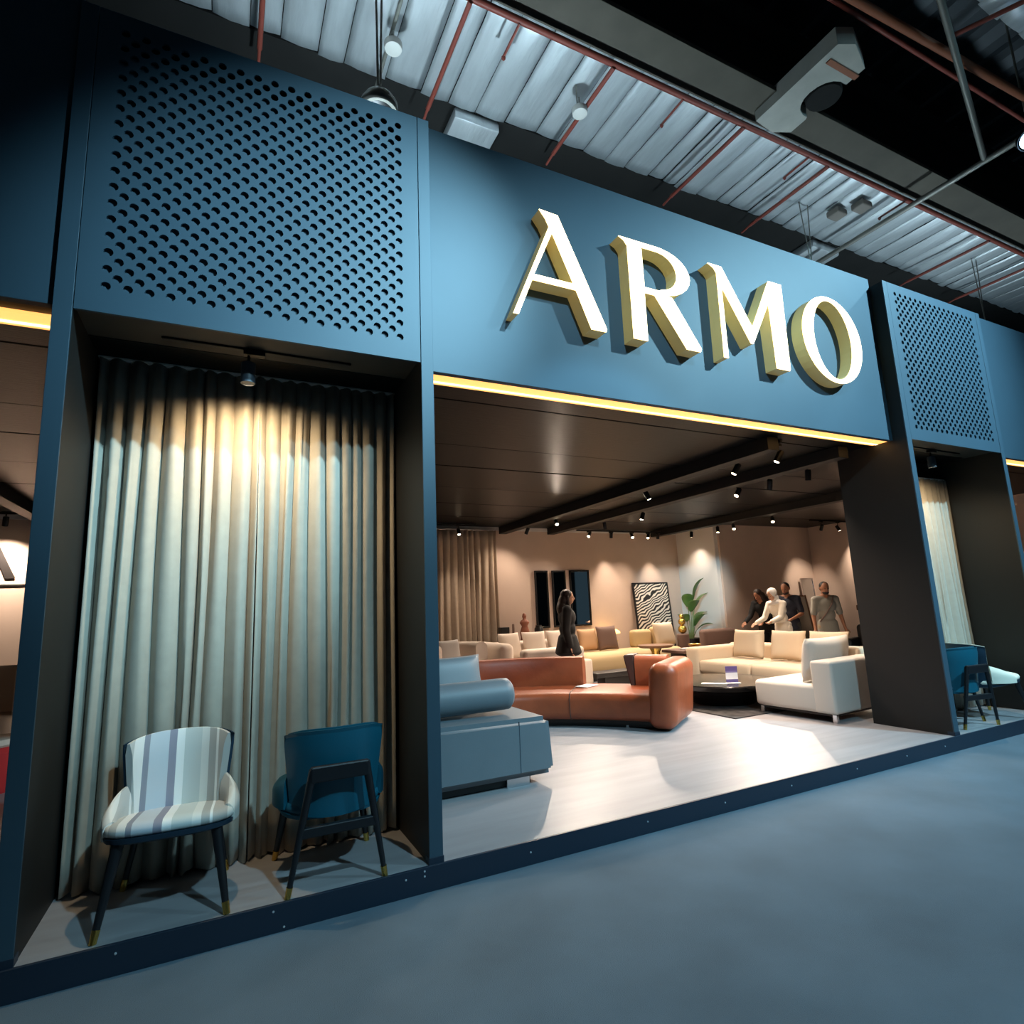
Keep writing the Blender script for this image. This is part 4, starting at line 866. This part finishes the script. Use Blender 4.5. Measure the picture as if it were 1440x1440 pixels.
# ------------------------------------------------------------------ people
M_skin = mat('skin', (196, 146, 116), 0.55); M_skin2 = mat('tan_skin', (164, 112, 84), 0.55)
M_hair = mat('dark_brown_hair', (42, 28, 22), 0.6, bump=0.5, bscale=60); M_hairk = mat('black_hair', (24, 20, 20), 0.6)
M_blazer = mat('black_blazer', (17, 16, 17), 0.85); M_trous = mat('black_trousers', (22, 22, 24), 0.85)
M_ivory = mat('ivory_tunic', (226, 216, 200), 0.85, bump=0.15, bscale=20); M_scarf = mat('white_headscarf', (216, 212, 208), 0.8)
M_navyt = mat('navy_shirt', (36, 40, 54), 0.85); M_gpants = mat('charcoal_trousers', (60, 58, 58), 0.85)
M_gshirt = mat('grey_shirt', (142, 138, 128), 0.85); M_khaki = mat('khaki_trousers', (158, 138, 112), 0.85); M_shoe = mat('dark_shoe', (30, 27, 26), 0.5)
M_eye = mat('eye', (24, 20, 20), 0.3); M_lip = mat('lips', (150, 84, 78), 0.5)
def cap(bm, a, b, ra, rb_, n=12):
    a, b = Vector(a), Vector(b); d = b-a; L = max(d.length, 1e-4); d.normalize(); ts = []
    pts = []; rs = []
    for k in range(4):
        ang = PI/2*(1-k/4); pts.append(a - d*ra*math.sin(ang)); rs.append(max(1e-3, ra*math.cos(ang)))
    pts.append(a); rs.append(ra); pts.append(b); rs.append(rb_)
    for k in range(1, 5):
        ang = PI/2*k/4; pts.append(b + d*rb_*math.sin(ang)); rs.append(max(1e-3, rb_*math.cos(ang)))
    ref = Vector((0, 0, 1)) if abs(d.z) < 0.9 else Vector((1, 0, 0)); u = d.cross(ref).normalized(); v = u.cross(d)
    R_ = [[bm.verts.new(p + (u*math.cos(2*PI*k/n) + v*math.sin(2*PI*k/n))*r) for k in range(n)] for p, r in zip(pts, rs)]
    for A_, B_ in zip(R_, R_[1:]):
        for k in range(n): bm.faces.new((A_[k], A_[(k+1) % n], B_[(k+1) % n], B_[k]))
    bm.faces.new(R_[0][::-1]); bm.faces.new(R_[-1])
def ell(bm, c, r, M=None):
    res = bmesh.ops.create_icosphere(bm, subdivisions=3, radius=1.0)
    m = Matrix.Translation(c) @ (M if M is not None else Matrix()) @ Matrix.Diagonal((*r, 1))
    bmesh.ops.transform(bm, matrix=m, verts=res['verts'])
def blob(name, bm, m, parent, vox=0.014, sm=3):
    bmesh.ops.recalc_face_normals(bm, faces=bm.faces)
    me = bpy.data.meshes.new(name); bm.to_mesh(me); bm.free(); o = bpy.data.objects.new(name, me); COL.objects.link(o)
    r = o.modifiers.new('remesh', 'REMESH'); r.mode = 'VOXEL'; r.voxel_size = vox; r.use_smooth_shade = True
    s = o.modifiers.new('smooth', 'SMOOTH'); s.factor = 0.5; s.iterations = sm
    dg = bpy.context.evaluated_depsgraph_get(); dg.update()
    nm = bpy.data.meshes.new_from_object(o.evaluated_get(dg)); o.modifiers.clear(); o.data = nm; nm.name = name
    nm.materials.clear(); nm.materials.append(m); o.parent = parent
    for p in nm.polygons: p.use_smooth = True
    return o
def person(label, loc, rz, H, lean, arms, style, skin, head_pitch=0.0):
    """local front is -y. lean: forward bend of the upper body (rad). arms: {side: (upper dir, fore dir)}"""
    root = thing('person', label, 'person', loc, rz)
    hip = Vector((0, 0, 0.52*H)); RL = Matrix.Rotation(lean, 4, 'X')   # positive bends towards -y
    def U(x, y, z): return hip + (RL @ (Vector((x*H, y*H, z*H)) - hip))
    sh = 0.108 if style['male'] else 0.098
    S_ = {s: U(s*sh, 0.005, 0.805) for s in (-1, 1)}
    headc = U(0, -0.012, 0.925); RH = RL @ Matrix.Rotation(head_pitch, 4, 'X')
    def Hd(x, y, z): return headc + (RH @ Vector((x*H, y*H, z*H)))
    ua, fa = 0.175*H, 0.150*H; EL = {}; WR = {}
    for s in (-1, 1):
        du, df = (Vector(v).normalized() for v in arms[s]); EL[s] = S_[s]+du*ua; WR[s] = EL[s]+df*fa
    hipx = 0.052*H; KN = {s: Vector((s*hipx*1.05, -0.012*H+s*0.015, 0.285*H)) for s in (-1, 1)}; AN = {s: Vector((s*hipx*1.1, 0.01*H+s*0.02, 0.045*H)) for s in (-1, 1)}
    bm = B()
    ell(bm, U(0, 0, 0.55), (0.088*H, 0.062*H, 0.065*H), RL); ell(bm, U(0, 0, 0.64), (0.078*H, 0.055*H, 0.085*H), RL); ell(bm, U(0, 0.002, 0.745), (0.098*H, 0.060*H, 0.095*H), RL)
    cap(bm, U(0, 0.004, 0.81), Hd(0, 0.012, -0.035), 0.034*H, 0.030*H)
    for s in (-1, 1):
        cap(bm, U(s*0.03, 0.004, 0.825), S_[s], 0.032*H, 0.034*H); cap(bm, S_[s], EL[s], 0.030*H, 0.023*H); cap(bm, EL[s], WR[s], 0.023*H, 0.0155*H)
        cap(bm, (s*hipx, 0, 0.51*H), KN[s], 0.054*H, 0.034*H); cap(bm, KN[s], AN[s], 0.033*H, 0.020*H); cap(bm, AN[s]+Vector((0, 0.012*H, -0.018*H)), AN[s]+Vector((s*0.008*H, -0.095*H, -0.027*H)), 0.022*H, 0.017*H)
        d = Vector(arms[s][1]).normalized(); side = d.cross(Vector((0, 0, 1)) if abs(d.z) < 0.9 else Vector((0, 1, 0))).normalized(); nrm = side.cross(d)
        pc = WR[s]+d*0.028*H; 
        cap(bm, WR[s]+d*0.008*H, WR[s]+d*0.045*H, 0.0155*H, 0.0185*H, 8)
        for k, (o_, ln) in enumerate(((-0.0165, 0.040), (-0.0055, 0.045), (0.0055, 0.042), (0.0165, 0.033))):
            p0 = WR[s]+d*0.050*H+side*o_*H; p1 = p0+d*ln*0.55*H+nrm*0.004*H*s; p2 = p1+d*ln*0.4*H+nrm*0.012*H*s
            cap(bm, p0, p1, 0.0058*H, 0.0054*H, 6); cap(bm, p1, p2, 0.0054*H, 0.0046*H, 6)
        p0 = WR[s]+d*0.018*H+side*0.016*H*s; p1 = p0+(d*0.8+side*0.7*s).normalized()*0.026*H; cap(bm, p0, p1, 0.0068*H, 0.006*H, 6); cap(bm, p1, p1+d*0.018*H, 0.006*H, 0.005*H, 6)
    ell(bm, Hd(0, 0.004, 0.012), (0.0445*H, 0.056*H, 0.058*H), RH); ell(bm, Hd(0, -0.016, -0.026), (0.034*H, 0.038*H, 0.040*H), RH)
    cap(bm, Hd(0, -0.052, 0.006), Hd(0, -0.062, -0.016), 0.005*H, 0.008*H, 8)
    for s in (-1, 1): ell(bm, Hd(s*0.045, 0.006, -0.004), (0.006*H, 0.010*H, 0.017*H), RH)
    blob('body', bm, skin, root, 0.010, 2)
    for s in (-1, 1):
        bm = B(); ell(bm, Hd(s*0.0175, -0.0505, 0.002), (0.0062*H, 0.004*H, 0.0036*H), RH); obj('eye', bm, M_eye, root, smooth=180)
    bm = B(); ell(bm, Hd(0, -0.0545, -0.034), (0.013*H, 0.004*H, 0.0042*H), RH); obj('mouth', bm, M_lip, root, smooth=180)
    # clothing
    g = 0.010*H*style.get('bulk', 1.0)
    hem = style['hem']
    bm = B(); ell(bm, U(0, 0, 0.55), (0.088*H+g, 0.062*H+g, 0.065*H), RL); ell(bm, U(0, 0, 0.64), (0.080*H+g, 0.056*H+g, 0.085*H), RL); ell(bm, U(0, 0.002, 0.742), (0.100*H+g, 0.062*H+g, 0.09*H), RL)
    for s in (-1, 1):
        cap(bm, U(s*0.035, 0.004, 0.812), S_[s], 0.034*H+g*0.6, 0.036*H+g*0.5)
        cuff = style['cuff']
        if cuff <= 1: cap(bm, S_[s], S_[s]+(EL[s]-S_[s])*cuff, 0.033*H+g*0.5, 0.030*H+g*0.5)
        else:
            cap(bm, S_[s], EL[s], 0.032*H+g*0.6, 0.026*H+g*0.6); cap(bm, EL[s], EL[s]+(WR[s]-EL[s])*min(0.96, cuff-1), 0.026*H+g*0.6, 0.022*H+g*0.4)
    w0 = style.get('flare', 1.0)
    n = 10
    for k in range(n+1):
        z = 0.56 - (0.56-hem)*k/n; w_ = (0.092+(w0-1)*0.05*k/n)*H+g; dpt = (0.066+(w0-1)*0.05*k/n)*H+g
        ell(bm, (0, 0, z*H), (w_, dpt, 0.045*H))
    blob(style['top_name'], bm, style['top'], root, 0.013, 3)
    bm = B()
    for s in (-1, 1):
        cap(bm, (s*hipx, 0, 0.515*H), KN[s], 0.058*H, 0.042*H); cap(bm, KN[s], AN[s]+Vector((0, 0, 0.0)), 0.041*H, 0.033*H)
    ell(bm, (0, 0, 0.52*H), (0.095*H, 0.068*H, 0.05*H))
    blob('trousers', bm, style['legs'], root, 0.014, 3)
    for s in (-1, 1):
        bm = B(); cap(bm, AN[s]+Vector((0, 0.012*H, -0.016*H)), AN[s]+Vector((s*0.008*H, -0.10*H, -0.024*H)), 0.028*H, 0.021*H)
        for v in bm.verts: v.co.z = max(v.co.z, 0.0)
        obj('shoe', bm, M_shoe, root, smooth=60)
    # hair or scarf
    bm = B(); kind = style['hair']
    if kind == 'short':
        ell(bm, Hd(0, 0.014, 0.024), (0.0475*H, 0.052*H, 0.050*H), RH); ell(bm, Hd(0, 0.028, -0.004), (0.045*H, 0.036*H, 0.034*H), RH)
    elif kind == 'long':
        ell(bm, Hd(0, 0.012, 0.020), (0.052*H, 0.058*H, 0.056*H), RH); ell(bm, Hd(0, 0.038, -0.03), (0.068*H, 0.050*H, 0.058*H), RH); ell(bm, Hd(0, 0.055, -0.10), (0.078*H, 0.052*H, 0.080*H), RH); ell(bm, Hd(0, 0.052, -0.17), (0.062*H, 0.034*H, 0.06*H), RH)
        for s in (-1, 1): cap(bm, Hd(s*0.045, 0.005, 0.0), Hd(s*0.055, -0.005, -0.13), 0.018*H, 0.020*H)
    else:
        ell(bm, Hd(0, 0.014, 0.016), (0.054*H, 0.062*H, 0.060*H), RH); ell(bm, Hd(0, 0.016, -0.05), (0.050*H, 0.050*H, 0.045*H), RH); ell(bm, U(0, -0.002, 0.83), (0.080*H, 0.062*H, 0.035*H), RL)
    blob('headscarf' if kind == 'scarf' else 'hair', bm, style['hair_m'], root, 0.010, 2)
    if style.get('beard'):
        bm = B(); ell(bm, Hd(0, -0.020, -0.042), (0.034*H, 0.036*H, 0.026*H), RH); blob('beard', bm, M_hairk, root, 0.009, 2)
    return root, U, S_, WR, H
person('woman in a black blazer with long dark hair behind the orange sofa', (5.36, 4.22, ZP), math.radians(62), 1.63, 0.02, {-1: ((-0.10, 0.12, -1), (-0.02, -0.22, -1)), 1: ((0.10, 0.0, -1), (0.02, -0.45, -1))},
       dict(male=False, hem=0.43, cuff=1.95, flare=1.7, bulk=2.2, top=M_blazer, top_name='blazer', legs=M_trous, hair='long', hair_m=M_hair), M_skin)
person('person in a white headscarf and ivory tunic bending forward', (9.98, 4.16, ZP), math.radians(-92), 1.58, 0.30, {-1: ((-0.1, -0.45, -0.9), (0.0, -0.9, -0.35)), 1: ((0.1, -0.5, -0.9), (0.0, -0.9, -0.25))},
       dict(male=False, hem=0.12, cuff=1.95, flare=1.5, top=M_ivory, top_name='tunic', legs=M_ivory, hair='scarf', hair_m=M_scarf), M_skin, 0.15)
person('man in a navy T-shirt standing behind the person in ivory', (10.52, 4.42, ZP), math.radians(-72), 1.66, 0.10, {-1: ((-0.15, -0.1, -1), (0.25, -0.8, -0.35)), 1: ((0.2, 0.0, -1), (-0.35, -0.75, -0.3))},
       dict(male=True, hem=0.47, cuff=0.8, flare=1.1, top=M_navyt, top_name='t_shirt', legs=M_gpants, hair='short', hair_m=M_hairk, beard=True), M_skin2, 0.22)
person('dark haired person in black leaning over next to the white headscarf', (10.62, 5.02, ZP), math.radians(-80), 1.62, 0.42, {-1: ((-0.1, -0.5, -0.9), (0.0, -0.9, -0.5)), 1: ((0.1, -0.5, -0.9), (0.0, -0.9, -0.5))},
       dict(male=False, hem=0.46, cuff=1.9, flare=1.1, top=M_blazer, top_name='sweater', legs=M_trous, hair='long', hair_m=M_hair), M_skin2, 0.1)
root, U, S_, WR, H = person('man in a grey shirt and khaki trousers with a bag strap', (10.30, 3.50, ZP), math.radians(-30), 1.62, 0.04, {-1: ((-0.22, -0.05, -1), (-0.10, -0.3, -1)), 1: ((0.22, 0.05, -1), (0.12, -0.25, -1))},
       dict(male=True, hem=0.46, cuff=0.85, flare=1.2, top=M_gshirt, top_name='shirt', legs=M_khaki, hair='short', hair_m=M_hairk, beard=True), M_skin2, 0.1)
bm = B(); tube(bm, [U(0.075, -0.03, 0.845), U(0.03, -0.082, 0.76), U(-0.04, -0.085, 0.66), U(-0.10, -0.05, 0.57)], 0.012, 6); obj('bag_strap', bm, M_taupe, root)
wp = root.location + Matrix.Rotation(math.radians(-30), 3, 'Z') @ (WR[-1] + Vector((0.0, -0.06, -0.10)))
t_ = thing('paper_bag', 'white paper held beside the grey shirted man', 'bag', wp, math.radians(-20))
bm = B(); box(bm, -0.10, 0.10, -0.02, 0.02, -0.12, 0.03, 0.004); obj('bag_body', bm, M_white, t_)
bm = B(); tube(bm, [(-0.05, 0, 0.03), (-0.03, 0, 0.07), (0.03, 0, 0.07), (0.05, 0, 0.03)], 0.004, 6); obj('bag_handle', bm, M_white, t_)
